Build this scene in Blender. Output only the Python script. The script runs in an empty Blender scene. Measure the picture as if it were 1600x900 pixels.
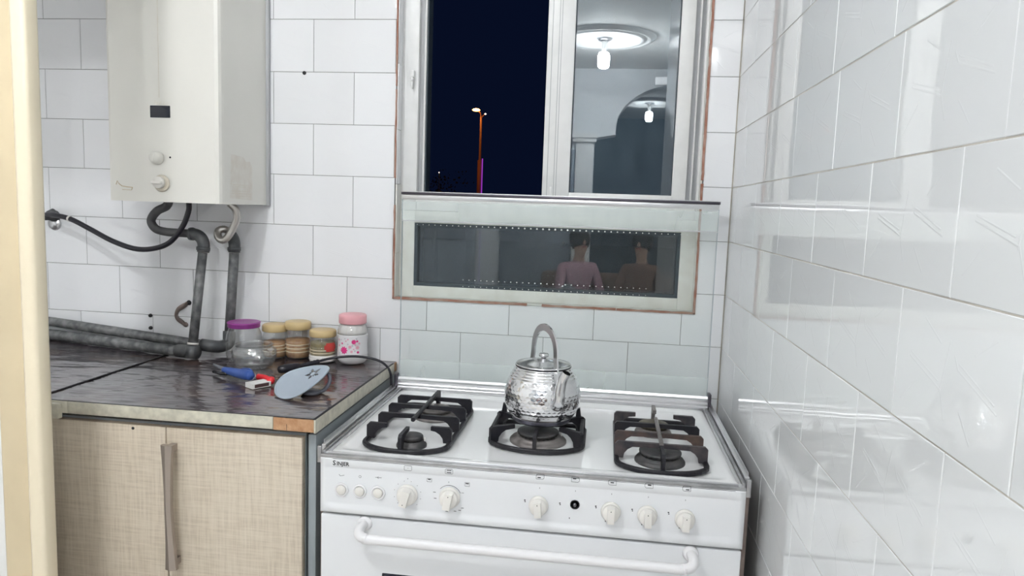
import bpy, bmesh, math, random
from mathutils import Vector, Matrix
random.seed(7)
S = bpy.context.scene
COL = S.collection
PI = math.pi

# ------------------------------------------------------------------ camera
cam = bpy.data.cameras.new('camera'); camo = bpy.data.objects.new('camera', cam); COL.objects.link(camo)
cam.sensor_width = 36; cam.lens = 36*1126.55/1600; cam.clip_start = .02; cam.clip_end = 300
R = Matrix(((0.9908734944, -0.0487242073, 0.1256808245), (0.1302316027, 0.1054888993, -0.9858558829), (0.0347771146, 0.9932260789, 0.1108715859)))
camo.matrix_world = Matrix.Translation((-.3488, -2.1221, 1.3644)) @ R.to_4x4()
S.camera = camo

# ------------------------------------------------------------------ world, exposure
w = bpy.data.worlds.new('night'); S.world = w; w.use_nodes = True
bg = w.node_tree.nodes['Background']; bg.inputs[0].default_value = (.0035, .007, .026, 1); bg.inputs[1].default_value = .28
S.view_settings.view_transform = 'Standard'; S.view_settings.look = 'None'
S.view_settings.exposure = 1.10; S.view_settings.gamma = 1; S.view_settings.use_curve_mapping = False
BULB = 205.0        # radiance of the LED bulb behind the camera
BULB_KITCHEN = 135.0
WARM = (.955, .98, 1.0)

# ------------------------------------------------------------------ materials
def N(nt, typ, **kw):
    n = nt.nodes.new(typ)
    for k, v in kw.items(): setattr(n, k, v)
    return n
def mat(name, col, rough=.5, metal=0, spec=.5, coat=0, bump=0, bscale=60, var=0, vscale=8, vcol=None, alpha=None, coatr=.05, bdetail=3, emit=None, estr=0):
    m = bpy.data.materials.new(name); m.use_nodes = True; nt = m.node_tree; L = nt.links
    b = nt.nodes['Principled BSDF']
    b.inputs['Base Color'].default_value = (*col, 1); b.inputs['Roughness'].default_value = rough
    b.inputs['Metallic'].default_value = metal; b.inputs['Specular IOR Level'].default_value = spec
    b.inputs['Coat Weight'].default_value = coat; b.inputs['Coat Roughness'].default_value = coatr
    if emit: b.inputs['Emission Color'].default_value = (*emit, 1); b.inputs['Emission Strength'].default_value = estr
    tc = N(nt, 'ShaderNodeTexCoord')
    if var:
        n = N(nt, 'ShaderNodeTexNoise'); n.inputs['Scale'].default_value = vscale; n.inputs['Detail'].default_value = 5
        L.new(tc.outputs['Object'], n.inputs['Vector'])
        r = N(nt, 'ShaderNodeMapRange'); r.inputs[1].default_value = .35; r.inputs[2].default_value = .7
        L.new(n.outputs[0], r.inputs[0])
        mx = N(nt, 'ShaderNodeMix', data_type='RGBA'); vc = vcol or tuple(c*(1-var) for c in col)
        mx.inputs[6].default_value = (*col, 1); mx.inputs[7].default_value = (*vc, 1)
        mu = N(nt, 'ShaderNodeMath', operation='MULTIPLY'); mu.inputs[1].default_value = 1 if vcol is None else var
        L.new(r.outputs[0], mu.inputs[0]); L.new(mu.outputs[0], mx.inputs[0]); L.new(mx.outputs[2], b.inputs['Base Color'])
    if bump:
        n = N(nt, 'ShaderNodeTexNoise'); n.inputs['Scale'].default_value = bscale; n.inputs['Detail'].default_value = bdetail
        L.new(tc.outputs['Object'], n.inputs['Vector'])
        bp = N(nt, 'ShaderNodeBump'); bp.inputs['Strength'].default_value = bump; bp.inputs['Distance'].default_value = .002
        L.new(n.outputs[0], bp.inputs['Height']); L.new(bp.outputs[0], b.inputs['Normal'])
        if coat: L.new(bp.outputs[0], b.inputs['Coat Normal'])
    return m

def tile_mat(name, col, wav=.02, rough=.06):
    """glazed ceramic with the factory's embossed strokes, drawn in each tile's own coordinates"""
    m = mat(name, col, rough, spec=.6); nt = m.node_tree; L = nt.links; b = nt.nodes['Principled BSDF']
    tc = N(nt, 'ShaderNodeTexCoord')
    sx = N(nt, 'ShaderNodeSeparateXYZ'); L.new(tc.outputs['Object'], sx.inputs[0])
    cb = N(nt, 'ShaderNodeCombineXYZ'); L.new(sx.outputs[0], cb.inputs[0]); L.new(sx.outputs[2], cb.inputs[1])
    segs = [(-.09, .003, -.012, -.018), (-.012, -.018, .0, -.045), (-.014, -.02, .0, .035), (.012, .022, .02, .01), (.02, .01, .095, -.014),
            (-.105, -.05, -.07, -.02), (.05, .03, .085, .05), (.03, -.03, .055, -.055), (-.06, .05, -.02, .03), (-.088, .008, -.02, -.010), (.022, .016, .09, -.007)]
    acc = None
    for x0, y0, x1, y1 in segs:
        dx, dy = x1-x0, y1-y0; l2 = dx*dx+dy*dy
        sub = N(nt, 'ShaderNodeVectorMath', operation='SUBTRACT'); sub.inputs[1].default_value = (x0, y0, 0); L.new(cb.outputs[0], sub.inputs[0])
        dt = N(nt, 'ShaderNodeVectorMath', operation='DOT_PRODUCT'); dt.inputs[1].default_value = (dx/l2, dy/l2, 0); L.new(sub.outputs[0], dt.inputs[0])
        cl = N(nt, 'ShaderNodeClamp'); L.new(dt.outputs['Value'], cl.inputs[0])
        sc = N(nt, 'ShaderNodeVectorMath', operation='SCALE'); sc.inputs[0].default_value = (dx, dy, 0); L.new(cl.outputs[0], sc.inputs['Scale'])
        d = N(nt, 'ShaderNodeVectorMath', operation='DISTANCE'); L.new(sub.outputs[0], d.inputs[0]); L.new(sc.outputs[0], d.inputs[1])
        if acc is None: acc = d.outputs['Value']
        else:
            mn = N(nt, 'ShaderNodeMath', operation='MINIMUM'); L.new(acc, mn.inputs[0]); L.new(d.outputs['Value'], mn.inputs[1]); acc = mn.outputs[0]
    r = N(nt, 'ShaderNodeMapRange', interpolation_type='SMOOTHSTEP'); r.inputs[1].default_value = .0002; r.inputs[2].default_value = .0016
    r.inputs[3].default_value = 1; r.inputs[4].default_value = 0; L.new(acc, r.inputs[0])
    n = N(nt, 'ShaderNodeTexNoise'); n.inputs['Scale'].default_value = 7; n.inputs['Detail'].default_value = 1
    geo = N(nt, 'ShaderNodeNewGeometry'); L.new(geo.outputs['Position'], n.inputs['Vector'])
    b1 = N(nt, 'ShaderNodeBump'); b1.inputs['Strength'].default_value = wav; b1.inputs['Distance'].default_value = .05; L.new(n.outputs[0], b1.inputs['Height'])
    b2 = N(nt, 'ShaderNodeBump'); b2.inputs['Strength'].default_value = .26; b2.inputs['Distance'].default_value = .0006; L.new(r.outputs[0], b2.inputs['Height'])
    L.new(b1.outputs[0], b2.inputs['Normal']); L.new(b2.outputs[0], b.inputs['Normal'])
    # faint per-tile tone
    oi = N(nt, 'ShaderNodeObjectInfo'); mr = N(nt, 'ShaderNodeMapRange'); mr.inputs[3].default_value = .96; mr.inputs[4].default_value = 1.02
    L.new(oi.outputs['Random'], mr.inputs[0]); mx = N(nt, 'ShaderNodeVectorMath', operation='SCALE'); mx.inputs[0].default_value = col
    L.new(mr.outputs[0], mx.inputs['Scale']); L.new(mx.outputs[0], b.inputs['Base Color'])
    return m

def glass_mat(name, tint=(.95, .98, .97), refl=1.0, rough=0.0, dust=0, dustcol=(.6, .66, .68), dscale=14, facing=False, minr=.04):
    m = bpy.data.materials.new(name); m.use_nodes = True; nt = m.node_tree; L = nt.links
    nt.nodes.remove(nt.nodes['Principled BSDF']); out = nt.nodes['Material Output']
    tr = N(nt, 'ShaderNodeBsdfTransparent'); tr.inputs[0].default_value = (*tint, 1)
    gl = N(nt, 'ShaderNodeBsdfGlossy'); gl.inputs['Roughness'].default_value = rough
    lw = N(nt, 'ShaderNodeFresnel'); lw.inputs[0].default_value = 1.5
    if facing:
        lw = N(nt, 'ShaderNodeLayerWeight'); lw.inputs[0].default_value = .35
        fac = lw.outputs['Facing']; p = N(nt, 'ShaderNodeMath', operation='POWER'); p.inputs[1].default_value = 2.2; L.new(fac, p.inputs[0]); src = p.outputs[0]
    else: src = lw.outputs[0]
    mu = N(nt, 'ShaderNodeMath', operation='MULTIPLY_ADD'); mu.inputs[1].default_value = refl; mu.inputs[2].default_value = 0 if not facing else minr; mu.use_clamp = True
    L.new(src, mu.inputs[0])
    ms = N(nt, 'ShaderNodeMixShader'); L.new(mu.outputs[0], ms.inputs[0]); L.new(tr.outputs[0], ms.inputs[1]); L.new(gl.outputs[0], ms.inputs[2])
    last = ms.outputs[0]
    if dust:
        df = N(nt, 'ShaderNodeBsdfDiffuse'); df.inputs[0].default_value = (*dustcol, 1)
        tc = N(nt, 'ShaderNodeTexCoord'); mp = N(nt, 'ShaderNodeMapping'); mp.inputs['Scale'].default_value = (1.6, 1, .5)
        n = N(nt, 'ShaderNodeTexNoise'); n.inputs['Scale'].default_value = dscale; n.inputs['Detail'].default_value = 6; n.inputs['Roughness'].default_value = .65
        L.new(tc.outputs['Object'], mp.inputs[0]); L.new(mp.outputs[0], n.inputs['Vector'])
        r = N(nt, 'ShaderNodeMapRange'); r.inputs[1].default_value = .3; r.inputs[2].default_value = .8; r.inputs[3].default_value = dust*.5; r.inputs[4].default_value = dust*1.7
        L.new(n.outputs[0], r.inputs[0])
        m2 = N(nt, 'ShaderNodeMixShader'); L.new(r.outputs[0], m2.inputs[0]); L.new(last, m2.inputs[1]); L.new(df.outputs[0], m2.inputs[2]); last = m2.outputs[0]
    L.new(last, out.inputs[0]); return m

M = {}
M['tile'] = tile_mat('glazed_tile', (.88, .885, .90), .012)
M['tile_r'] = tile_mat('glazed_tile_side', (.83, .85, .86), .005, .015)
M['tile_r'].node_tree.nodes['Principled BSDF'].inputs['Specular IOR Level'].default_value = 1.0
M['grout'] = mat('grey_grout', (.20, .185, .17), .9, bump=.3, bscale=200, var=.5, vscale=9)
M['grout_r'] = mat('beige_grout', (.60, .565, .51), .9, bump=.3, bscale=200, var=.35, vscale=9)
M['grout_corner'] = mat('corner_grout', (.55, .50, .42), .85, var=.9, vscale=7, vcol=(.10, .09, .08), bump=.4, bscale=120)
M['plaster'] = mat('white_plaster', (.86, .86, .85), .7, bump=.1, bscale=30)
M['ceiling'] = mat('ceiling_paint', (.89, .89, .88), .8)
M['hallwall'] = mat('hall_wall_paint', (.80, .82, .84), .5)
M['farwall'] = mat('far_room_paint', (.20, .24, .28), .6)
M['floor'] = mat('floor_tiles', (.74, .71, .67), .25, bump=.1, bscale=8)
M['cream'] = mat('cream_gloss_paint', (.70, .585, .39), .32, spec=.4, bump=.12, bscale=55, var=.14, vscale=5)
M['creamedge'] = mat('cream_edge_highlight', (.83, .74, .56), .3, var=.08, vscale=40, vcol=(.66, .54, .38), bump=.1, bscale=80)  # highlight band along the post's lip, put into a lighter cream
M['whitepaint'] = mat('white_gloss_paint', (.82, .82, .80), .35)
M['pvc'] = mat('white_window_frame', (.83, .83, .82), .35, var=.06, vscale=20)
M['pvc_old'] = mat('aged_white_frame', (.80, .80, .76), .45, var=.4, vscale=26, vcol=(.60, .57, .50))
M['frame_grey'] = mat('frame_groove_grey', (.42, .43, .44), .5)
M['terracotta'] = mat('bare_tile_edge', (.36, .15, .10), .85, var=.8, vscale=30, vcol=(.50, .36, .30), bump=.5, bscale=150)
M['gasket'] = mat('dark_rubber_gasket', (.03, .045, .06), .5, bump=.2, bscale=90)
M['spacer'] = mat('aluminium_spacer', (.45, .50, .53), .35, metal=.6)
M['winglass'] = glass_mat('dusty_window_glass', (.82, .90, .93), 4.0, 0, .06, (.42, .58, .68), 9)
M['winglass_low'] = glass_mat('fixed_window_glass', (.30, .36, .42), 4.2, 0, .03, (.40, .50, .62), 14)
M['lidglass'] = glass_mat('clear_lid_glass', (.985, .997, .992), .25, 0, .012, (.85, .92, .91), 5)
M['lidband'] = glass_mat('frosted_mint_band', (.985, .997, .993), .2, .05, .32, (.86, .92, .91), .6)
M['white_dot'] = mat('white_print_dots', (.85, .87, .86), .5)
M['alu'] = mat('brushed_aluminium', (.78, .78, .79), .28, metal=1, bump=.08, bscale=120)
M['alu_dull'] = mat('dull_aluminium', (.52, .52, .53), .38, metal=1, var=.3, vscale=30)
M['alu_dark'] = mat('dark_anodised_rail', (.10, .09, .11), .3, metal=.8)
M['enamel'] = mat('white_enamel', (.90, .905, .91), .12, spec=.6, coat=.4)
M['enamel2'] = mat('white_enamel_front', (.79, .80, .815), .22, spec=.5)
M['groove'] = mat('panel_groove_shade', (.74, .735, .73), .3)
M['dark_gap'] = mat('dark_gap', (.02, .02, .022), .8)
M['sidebrown'] = mat('brown_side_strip', (.22, .17, .15), .5, metal=.3, var=.3, vscale=20)
M['knob'] = mat('ivory_plastic', (.82, .795, .75), .35)
M['ink'] = mat('black_print', (.015, .015, .018), .6)
M['inkgrey'] = mat('grey_print', (.12, .12, .13), .6)
M['iron'] = mat('cast_iron_enamel', (.010, .010, .015), .45, spec=.35, bump=.3, bscale=180, var=.4, vscale=30, vcol=(.035, .03, .03))
M['iron_rust'] = mat('rusty_cast_iron', (.03, .025, .03), .6, bump=.4, bscale=160, var=.6, vscale=22, vcol=(.17, .10, .065))
M['iron_worn'] = mat('worn_cast_iron', (.02, .02, .026), .5, bump=.4, bscale=160, var=.6, vscale=40, vcol=(.12, .09, .085))
M['burner'] = mat('sooty_burner_metal', (.05, .052, .055), .5, metal=.3, bump=.4, bscale=90, var=.7, vscale=35, vcol=(.13, .12, .12))
M['burner_brown'] = mat('browned_burner_metal', (.17, .145, .10), .5, metal=.3, bump=.3, bscale=90, var=.6, vscale=35, vcol=(.08, .07, .06))
M['burner_grey'] = mat('grey_burner_metal', (.28, .26, .25), .5, metal=.5, bump=.3, bscale=90, var=.6, vscale=35, vcol=(.12, .10, .10))
M['ceramic'] = mat('white_ceramic', (.8, .78, .74), .3)
M['kettle'] = mat('hammered_aluminium', (.82, .82, .83), .13, metal=1)
M['kettle_plain'] = mat('plain_aluminium', (.70, .705, .715), .20, metal=1, bump=.05, bscale=200)
M['kettle_base'] = mat('sooty_kettle_base', (.22, .22, .27), .35, metal=1, var=.5, vscale=30)
M['heater'] = mat('heater_ivory_enamel', (.80, .785, .73), .33, spec=.4, var=.06, vscale=3)
M['heater_stain'] = mat('brown_stain', (.62, .56, .45), .5, var=.6, vscale=45, vcol=(.78, .75, .68))
M['rustmark'] = mat('rust_mark', (.52, .37, .18), .6, var=.5, vscale=90, vcol=(.75, .70, .60))
M['residue'] = mat('sticker_residue', (.70, .655, .59), .6, var=.9, vscale=30, vcol=(.78, .765, .71))
M['black'] = mat('black_plastic', (.012, .012, .016), .25)
M['screen'] = mat('dark_viewing_window', (.006, .008, .02), .08)
M['rubber'] = mat('black_rubber_cable', (.012, .011, .018), .4)
M['greyhose'] = mat('grey_rubber_hose', (.07, .07, .075), .55, bump=.25, bscale=90, var=.5, vscale=30, vcol=(.16, .16, .16))
M['galv'] = mat('weathered_galvanised_pipe', (.10, .105, .108), .55, metal=.3, bump=.4, bscale=110, var=.9, vscale=42, vcol=(.27, .27, .27))
M['fitting'] = mat('dark_iron_fitting', (.075, .08, .085), .5, metal=.4, bump=.4, bscale=90, var=.6, vscale=30, vcol=(.2, .2, .2))
M['tape'] = mat('white_thread_tape', (.72, .70, .66), .8)
M['braid'] = mat('corrugated_steel_hose', (.55, .53, .50), .3, metal=.9, bump=.3, bscale=60)
M['bronze'] = mat('aged_brown_clamp', (.23, .17, .15), .5, metal=.4, var=.6, vscale=40, vcol=(.38, .33, .32))
def counter_mat():
    m = mat('dark_marbled_film', (.06, .05, .055), .16, spec=.6, coat=.5, coatr=.08); nt = m.node_tree; L = nt.links; b = nt.nodes['Principled BSDF']
    tc = N(nt, 'ShaderNodeTexCoord'); mp = N(nt, 'ShaderNodeMapping'); mp.inputs['Scale'].default_value = (1, 1.5, 1); mp.inputs['Rotation'].default_value = (0, 0, .5)
    L.new(tc.outputs['Object'], mp.inputs[0])
    n = N(nt, 'ShaderNodeTexNoise'); n.inputs['Scale'].default_value = 7; n.inputs['Detail'].default_value = 6; n.inputs['Distortion'].default_value = .8; L.new(mp.outputs[0], n.inputs['Vector'])
    cr = N(nt, 'ShaderNodeValToRGB'); L.new(n.outputs[0], cr.inputs[0]); e = cr.color_ramp.elements
    e[0].position = .30; e[0].color = (.035, .028, .036, 1); e[1].position = .72; e[1].color = (.13, .075, .055, 1)
    k = cr.color_ramp.elements.new(.52); k.color = (.075, .062, .072, 1)
    L.new(cr.outputs[0], b.inputs['Base Color'])
    mp2 = N(nt, 'ShaderNodeMapping'); mp2.inputs['Scale'].default_value = (5, 16, 1); mp2.inputs['Rotation'].default_value = (0, 0, -.35); L.new(tc.outputs['Object'], mp2.inputs[0])
    n2 = N(nt, 'ShaderNodeTexNoise'); n2.inputs['Scale'].default_value = 1.3; n2.inputs['Detail'].default_value = 3; L.new(mp2.outputs[0], n2.inputs['Vector'])
    bp = N(nt, 'ShaderNodeBump'); bp.inputs['Strength'].default_value = .38; bp.inputs['Distance'].default_value = .012; L.new(n2.outputs[0], bp.inputs['Height'])
    L.new(bp.outputs[0], b.inputs['Normal']); L.new(bp.outputs[0], b.inputs['Coat Normal']); return m
M['film'] = counter_mat()
def linen_mat():
    m = mat('beige_linen_laminate', (.62, .53, .41), .42); nt = m.node_tree; L = nt.links; b = nt.nodes['Principled BSDF']
    tc = N(nt, 'ShaderNodeTexCoord'); fac = None
    for sc in ((14, 14, 260), (260, 14, 14)):
        mp = N(nt, 'ShaderNodeMapping'); mp.inputs['Scale'].default_value = sc; L.new(tc.outputs['Object'], mp.inputs[0])
        n = N(nt, 'ShaderNodeTexNoise'); n.inputs['Scale'].default_value = 1; n.inputs['Detail'].default_value = 4; L.new(mp.outputs[0], n.inputs['Vector'])
        if fac is None: fac = n.outputs[0]
        else:
            a = N(nt, 'ShaderNodeMath', operation='ADD'); L.new(fac, a.inputs[0]); L.new(n.outputs[0], a.inputs[1]); fac = a.outputs[0]
    r = N(nt, 'ShaderNodeValToRGB'); L.new(fac, r.inputs[0])
    mr = N(nt, 'ShaderNodeMapRange'); mr.inputs[1].default_value = .7; mr.inputs[2].default_value = 1.3; L.new(fac, mr.inputs[0]); L.new(mr.outputs[0], r.inputs[0])
    e = r.color_ramp.elements; e[0].color = (.53, .45, .355, 1); e[1].color = (.69, .61, .50, 1); k = e.new(.5); k.color = (.63, .55, .44, 1)
    L.new(r.outputs[0], b.inputs['Base Color']); return m
M['linen'] = linen_mat()
M['stripe'] = mat('cream_edge_strip', (.66, .63, .52), .4, var=.25, vscale=60)
M['chip'] = mat('bare_chipboard', (.42, .22, .11), .85, bump=.6, bscale=200, var=.6, vscale=60, vcol=(.60, .38, .22))
M['panelgrey'] = mat('grey_side_panel', (.33, .37, .39), .5, var=.25, vscale=6)
M['handle'] = mat('grey_brown_handle', (.36, .31, .27), .32, metal=.55, bump=.1, bscale=60)
M['jar'] = glass_mat('clear_jar', (.95, .955, .955), .95, .02, .018, (.8, .83, .85), 30, facing=True, minr=.10)
M['purple'] = mat('purple_plastic_lid', (.30, .05, .27), .35)
M['tan'] = mat('translucent_tan_lid', (.62, .47, .24), .4)
M['pink'] = mat('pink_plastic_lid', (.84, .42, .45), .4)
M['whitepl'] = mat('white_printed_body', (.83, .82, .83), .35)
M['magenta'] = mat('magenta_flower_print', (.76, .05, .25), .5)
M['palepink'] = mat('pale_pink_print', (.80, .42, .50), .5)
M['palegrey'] = mat('pale_grey_print', (.60, .60, .64), .5)
M['spice'] = mat('brown_spice', (.36, .19, .09), .8, var=.7, vscale=60, vcol=(.60, .36, .16), bump=.5, bscale=200)
M['herb'] = mat('olive_dried_herb', (.22, .18, .09), .8, var=.7, vscale=60, vcol=(.38, .30, .14), bump=.5, bscale=200)
M['rice'] = mat('white_powder', (.80, .77, .74), .8)
M['label_red'] = mat('red_label', (.55, .05, .04), .5)
M['goldband'] = mat('cream_moulded_band', (.80, .68, .48), .4)
M['dish'] = mat('grey_blue_plastic', (.40, .46, .53), .38)
M['dishdark'] = mat('dark_dish_underside', (.10, .105, .13), .45)
M['blue'] = mat('blue_plastic', (.03, .085, .33), .4)
M['bluegrey'] = mat('grey_steel_nozzle', (.20, .21, .23), .4, metal=.6)
M['red'] = mat('red_plastic', (.75, .03, .04), .4)
M['card'] = mat('white_card', (.78, .77, .75), .7)
M['striker'] = mat('dark_striker_strip', (.07, .035, .035), .9)
M['bulb'] = mat('lit_led_bulb', (.9, .9, .9), .5, emit=WARM, estr=BULB)
M['bulbk'] = mat('lit_led_bulb_kitchen', (.9, .9, .9), .5, emit=WARM, estr=BULB_KITCHEN)
M['bulbdim'] = mat('lit_led_bulb_far', (.9, .9, .9), .5, emit=(.92, .97, 1), estr=45)
M['sodium'] = mat('sodium_lamp', (.9, .5, .2), .5, emit=(1, .36, .06), estr=12)
M['streetwhite'] = mat('small_white_lamp', (.9, .9, .9), .5, emit=(1, .75, .6), estr=3)
M['ledstrip'] = mat('purple_led_strip', (.2, .05, .3), .5, emit=(.42, .06, .75), estr=.3)
M['pole'] = mat('brown_pole_paint', (.26, .13, .08), .6)
M['leaf'] = mat('dark_leaves', (.03, .045, .03), .7)
M['ground'] = mat('dark_ground', (.03, .03, .03), .9)
M['shade'] = mat('grey_hall_furniture', (.26, .30, .35), .4)
M['brownfab'] = mat('brown_fabric', (.17, .11, .08), .9)

# ------------------------------------------------------------------ mesh helpers
WO = {}
class MB:
    def __init__(s): s.v = []; s.f = []; s.sm = []
    def add(s, vs, fs, smooth=False):
        o = len(s.v); s.v += [tuple(p) for p in vs]; s.f += [tuple(i+o for i in f) for f in fs]; s.sm += [smooth]*len(fs); return s
    def box(s, x0, x1, y0, y1, z0, z1, c=0):
        if c <= 0:
            vs = [(x, y, z) for x in (x0, x1) for y in (y0, y1) for z in (z0, z1)]
            return s.add(vs, [(0, 1, 3, 2), (4, 6, 7, 5), (0, 4, 5, 1), (2, 3, 7, 6), (0, 2, 6, 4), (1, 5, 7, 3)])
        bm = bmesh.new(); bmesh.ops.create_cube(bm, size=1)
        for v in bm.verts: v.co = Vector(((x0+x1)/2+v.co.x*(x1-x0), (y0+y1)/2+v.co.y*(y1-y0), (z0+z1)/2+v.co.z*(z1-z0)))
        bmesh.ops.bevel(bm, geom=bm.edges[:]+bm.verts[:], offset=c, segments=2, profile=.5, affect='EDGES')
        return s.bm(bm, True)
    def bm(s, bm, smooth=False):
        bm.verts.index_update(); s.add([v.co[:] for v in bm.verts], [[v.index for v in f.verts] for f in bm.faces], smooth); bm.free(); return s
    def lathe(s, prof, c=(0, 0, 0), n=32, axis=(0, 0, 1), fr=None, smooth=True):
        a = Vector(axis).normalized(); t = Vector((1, 0, 0)) if abs(a.x) < .9 else Vector((0, 1, 0))
        u = a.cross(t).normalized(); v = a.cross(u); c = Vector(c); vs = []; fs = []
        for r, h in prof:
            for i in range(n):
                th = 2*PI*i/n; rr = r*(fr(i, n, h) if fr else 1)
                vs.append(c+a*h+(u*math.cos(th)+v*math.sin(th))*rr)
        for j in range(len(prof)-1):
            for i in range(n): fs.append((j*n+i, j*n+(i+1) % n, (j+1)*n+(i+1) % n, (j+1)*n+i))
        if prof[0][0] > 1e-5: fs.append(tuple(reversed(range(n))))
        if prof[-1][0] > 1e-5: fs.append(tuple((len(prof)-1)*n+i for i in range(n)))
        return s.add(vs, fs, smooth)
    def cyl(s, c, r, h, n=24, axis=(0, 0, 1), c2=0):
        if c2: return s.lathe([(r-c2, 0), (r, c2), (r, h-c2), (r-c2, h)], c, n, axis)
        return s.lathe([(r, 0), (r, h)], c, n, axis)
    def sweep(s, path, prof, closed=False, up=(0, 0, 1), scale=None, cap=True, smooth=False):
        P = [Vector(p) for p in path]; n = len(P); m = len(prof); vs = []; fs = []; rm = up is None; upv = Vector(up or (0, 0, 1)); prev = None
        for i, p in enumerate(P):
            a = P[(i-1) % n] if (closed or i > 0) else p; b = P[(i+1) % n] if (closed or i < n-1) else p
            t = (b-a).normalized(); sd = t.cross(upv)
            if sd.length < 1e-4: sd = t.cross(Vector((0, 1, 0)) if abs(t.y) < .9 else Vector((1, 0, 0)))
            sd.normalize()
            if rm and prev is not None:
                sd = prev-t*prev.dot(t); sd.normalize()
            prev = sd.copy(); uu = sd.cross(t).normalized(); k = scale[i] if scale else 1
            for x, y in prof: vs.append(p+sd*x*k+uu*y*k)
        R_ = n if closed else n-1
        for i in range(R_):
            for j in range(m): fs.append((i*m+j, i*m+(j+1) % m, ((i+1) % n)*m+(j+1) % m, ((i+1) % n)*m+j))
        if cap and not closed: fs += [tuple(reversed(range(m))), tuple((n-1)*m+j for j in range(m))]
        return s.add(vs, fs, smooth)
    def tube(s, path, r, n=12, **k):
        if not k.get('closed'): k.setdefault('up', None)
        return s.sweep(path, [(r*math.cos(2*PI*i/n), r*math.sin(2*PI*i/n)) for i in range(n)], smooth=True, **k)
    def bar(s, path, w_, h_, **k):
        b = min(w_, h_)*.25; x = w_/2; y = h_/2
        return s.sweep(path, [(-x+b, -y), (x-b, -y), (x, -y+b), (x, y-b), (x-b, y), (-x+b, y), (-x, y-b), (-x, -y+b)], smooth=False, **k)
    def prism(s, poly, d0, d1, ax='y'):
        """polygon in the two other axes, extruded along ax"""
        n = len(poly)
        f = {'y': lambda a, b, d: (a, d, b), 'x': lambda a, b, d: (d, a, b), 'z': lambda a, b, d: (a, b, d)}[ax]
        vs = [f(a, b, d0) for a, b in poly]+[f(a, b, d1) for a, b in poly]
        fs = [tuple(reversed(range(n))), tuple(range(n, 2*n))]+[(i, (i+1) % n, n+(i+1) % n, n+i) for i in range(n)]
        return s.add(vs, fs)
    def make(s, name, m, parent=None, fix=True, **props):
        me = bpy.data.meshes.new(name); o = bpy.data.objects.new(name, me); COL.objects.link(o)
        org = WO.get(parent.name, Vector((0, 0, 0))) if parent else Vector((0, 0, 0))
        if parent is None and 'at' in props: org = Vector(props.pop('at')); o.location = org
        me.from_pydata([tuple(Vector(p)-org) for p in s.v], [], s.f)
        for i, p in enumerate(me.polygons): p.use_smooth = s.sm[i]
        if fix:
            bm = bmesh.new(); bm.from_mesh(me); bmesh.ops.recalc_face_normals(bm, faces=bm.faces); bm.to_mesh(me); bm.free()
        me.materials.append(M[m] if isinstance(m, str) else m)
        if parent: o.parent = parent
        WO[o.name] = org
        for k, v in props.items(): o[k] = v
        return o
def B(): return MB()
def thing(name, label, cat, loc, group=None):
    o = bpy.data.objects.new(name, None); o.empty_display_size = .05; COL.objects.link(o); o.location = loc
    o['label'] = label; o['category'] = cat
    if group: o['group'] = group
    WO[o.name] = Vector(loc); return o
def struct(name, label, loc=(0, 0, 0)):
    o = bpy.data.objects.new(name, None); o.empty_display_size = .05; COL.objects.link(o); o.location = loc
    o['kind'] = 'structure'; o['label'] = label; WO[o.name] = Vector(loc); return o
def arc(cx, cy, r, a0, a1, n=10): return [(cx+r*math.cos(math.radians(a0+(a1-a0)*i/n)), cy+r*math.sin(math.radians(a0+(a1-a0)*i/n))) for i in range(n+1)]
def smooth_path(pts, k=6):
    P = [Vector(p) for p in pts]; P = [P[0]*2-P[1]]+P+[P[-1]*2-P[-2]]; out = []
    for i in range(1, len(P)-2):
        a, b, c, d = P[i-1:i+3]
        for j in range(k):
            t = j/k; out.append(.5*((2*b)+(c-a)*t+(2*a-5*b+4*c-d)*t*t+(3*b-a-3*c+d)*t**3))
    out.append(P[-2]); return out
def text(name, s, size, loc, m, parent, ext=.0003, tilt=PI/2, align='CENTER', xs=1.0):
    cu = bpy.data.curves.new(name, 'FONT'); cu.body = s; cu.size = size; cu.extrude = ext; cu.offset = .0002; cu.align_x = align; cu.align_y = 'CENTER'; cu.resolution_u = 2
    t = bpy.data.objects.new(name+'_src', cu); COL.objects.link(t); dg = bpy.context.evaluated_depsgraph_get(); me = bpy.data.meshes.new_from_object(t.evaluated_get(dg))
    me.transform(Matrix.Translation(Vector(loc)-WO[parent.name]) @ Matrix.Rotation(tilt, 4, 'X') @ Matrix.Diagonal((xs, 1, 1, 1)))
    bpy.data.objects.remove(t); o = bpy.data.objects.new(name, me); COL.objects.link(o); me.materials.clear(); me.materials.append(M[m]); o.parent = parent; WO[o.name] = WO[parent.name]; return o

# ================================================================== ROOM SHELL
# opening in the back wall
OX0, OX1, OZ0, OZ1 = -.985, -.083, 1.0755, 2.55
wb = struct('wall_back', 'white tiled back wall with the window opening')
b = B(); b.box(-3.2, OX0, .0004, .22, 0, 2.85); b.box(OX1, .12, .0004, .22, 0, 2.85); b.box(OX0, OX1, .0004, .22, 0, OZ0); b.box(OX0, OX1, .0004, .22, OZ1, 2.85)
b.make('grout_bed', 'grout', wb)
wr = struct('wall_right', 'glossy white tiled right side wall')
b = B(); b.box(.0002, .12, -2.7, 0, 0, 2.85); b.make('grout_bed', 'grout_r', wr)

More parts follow.
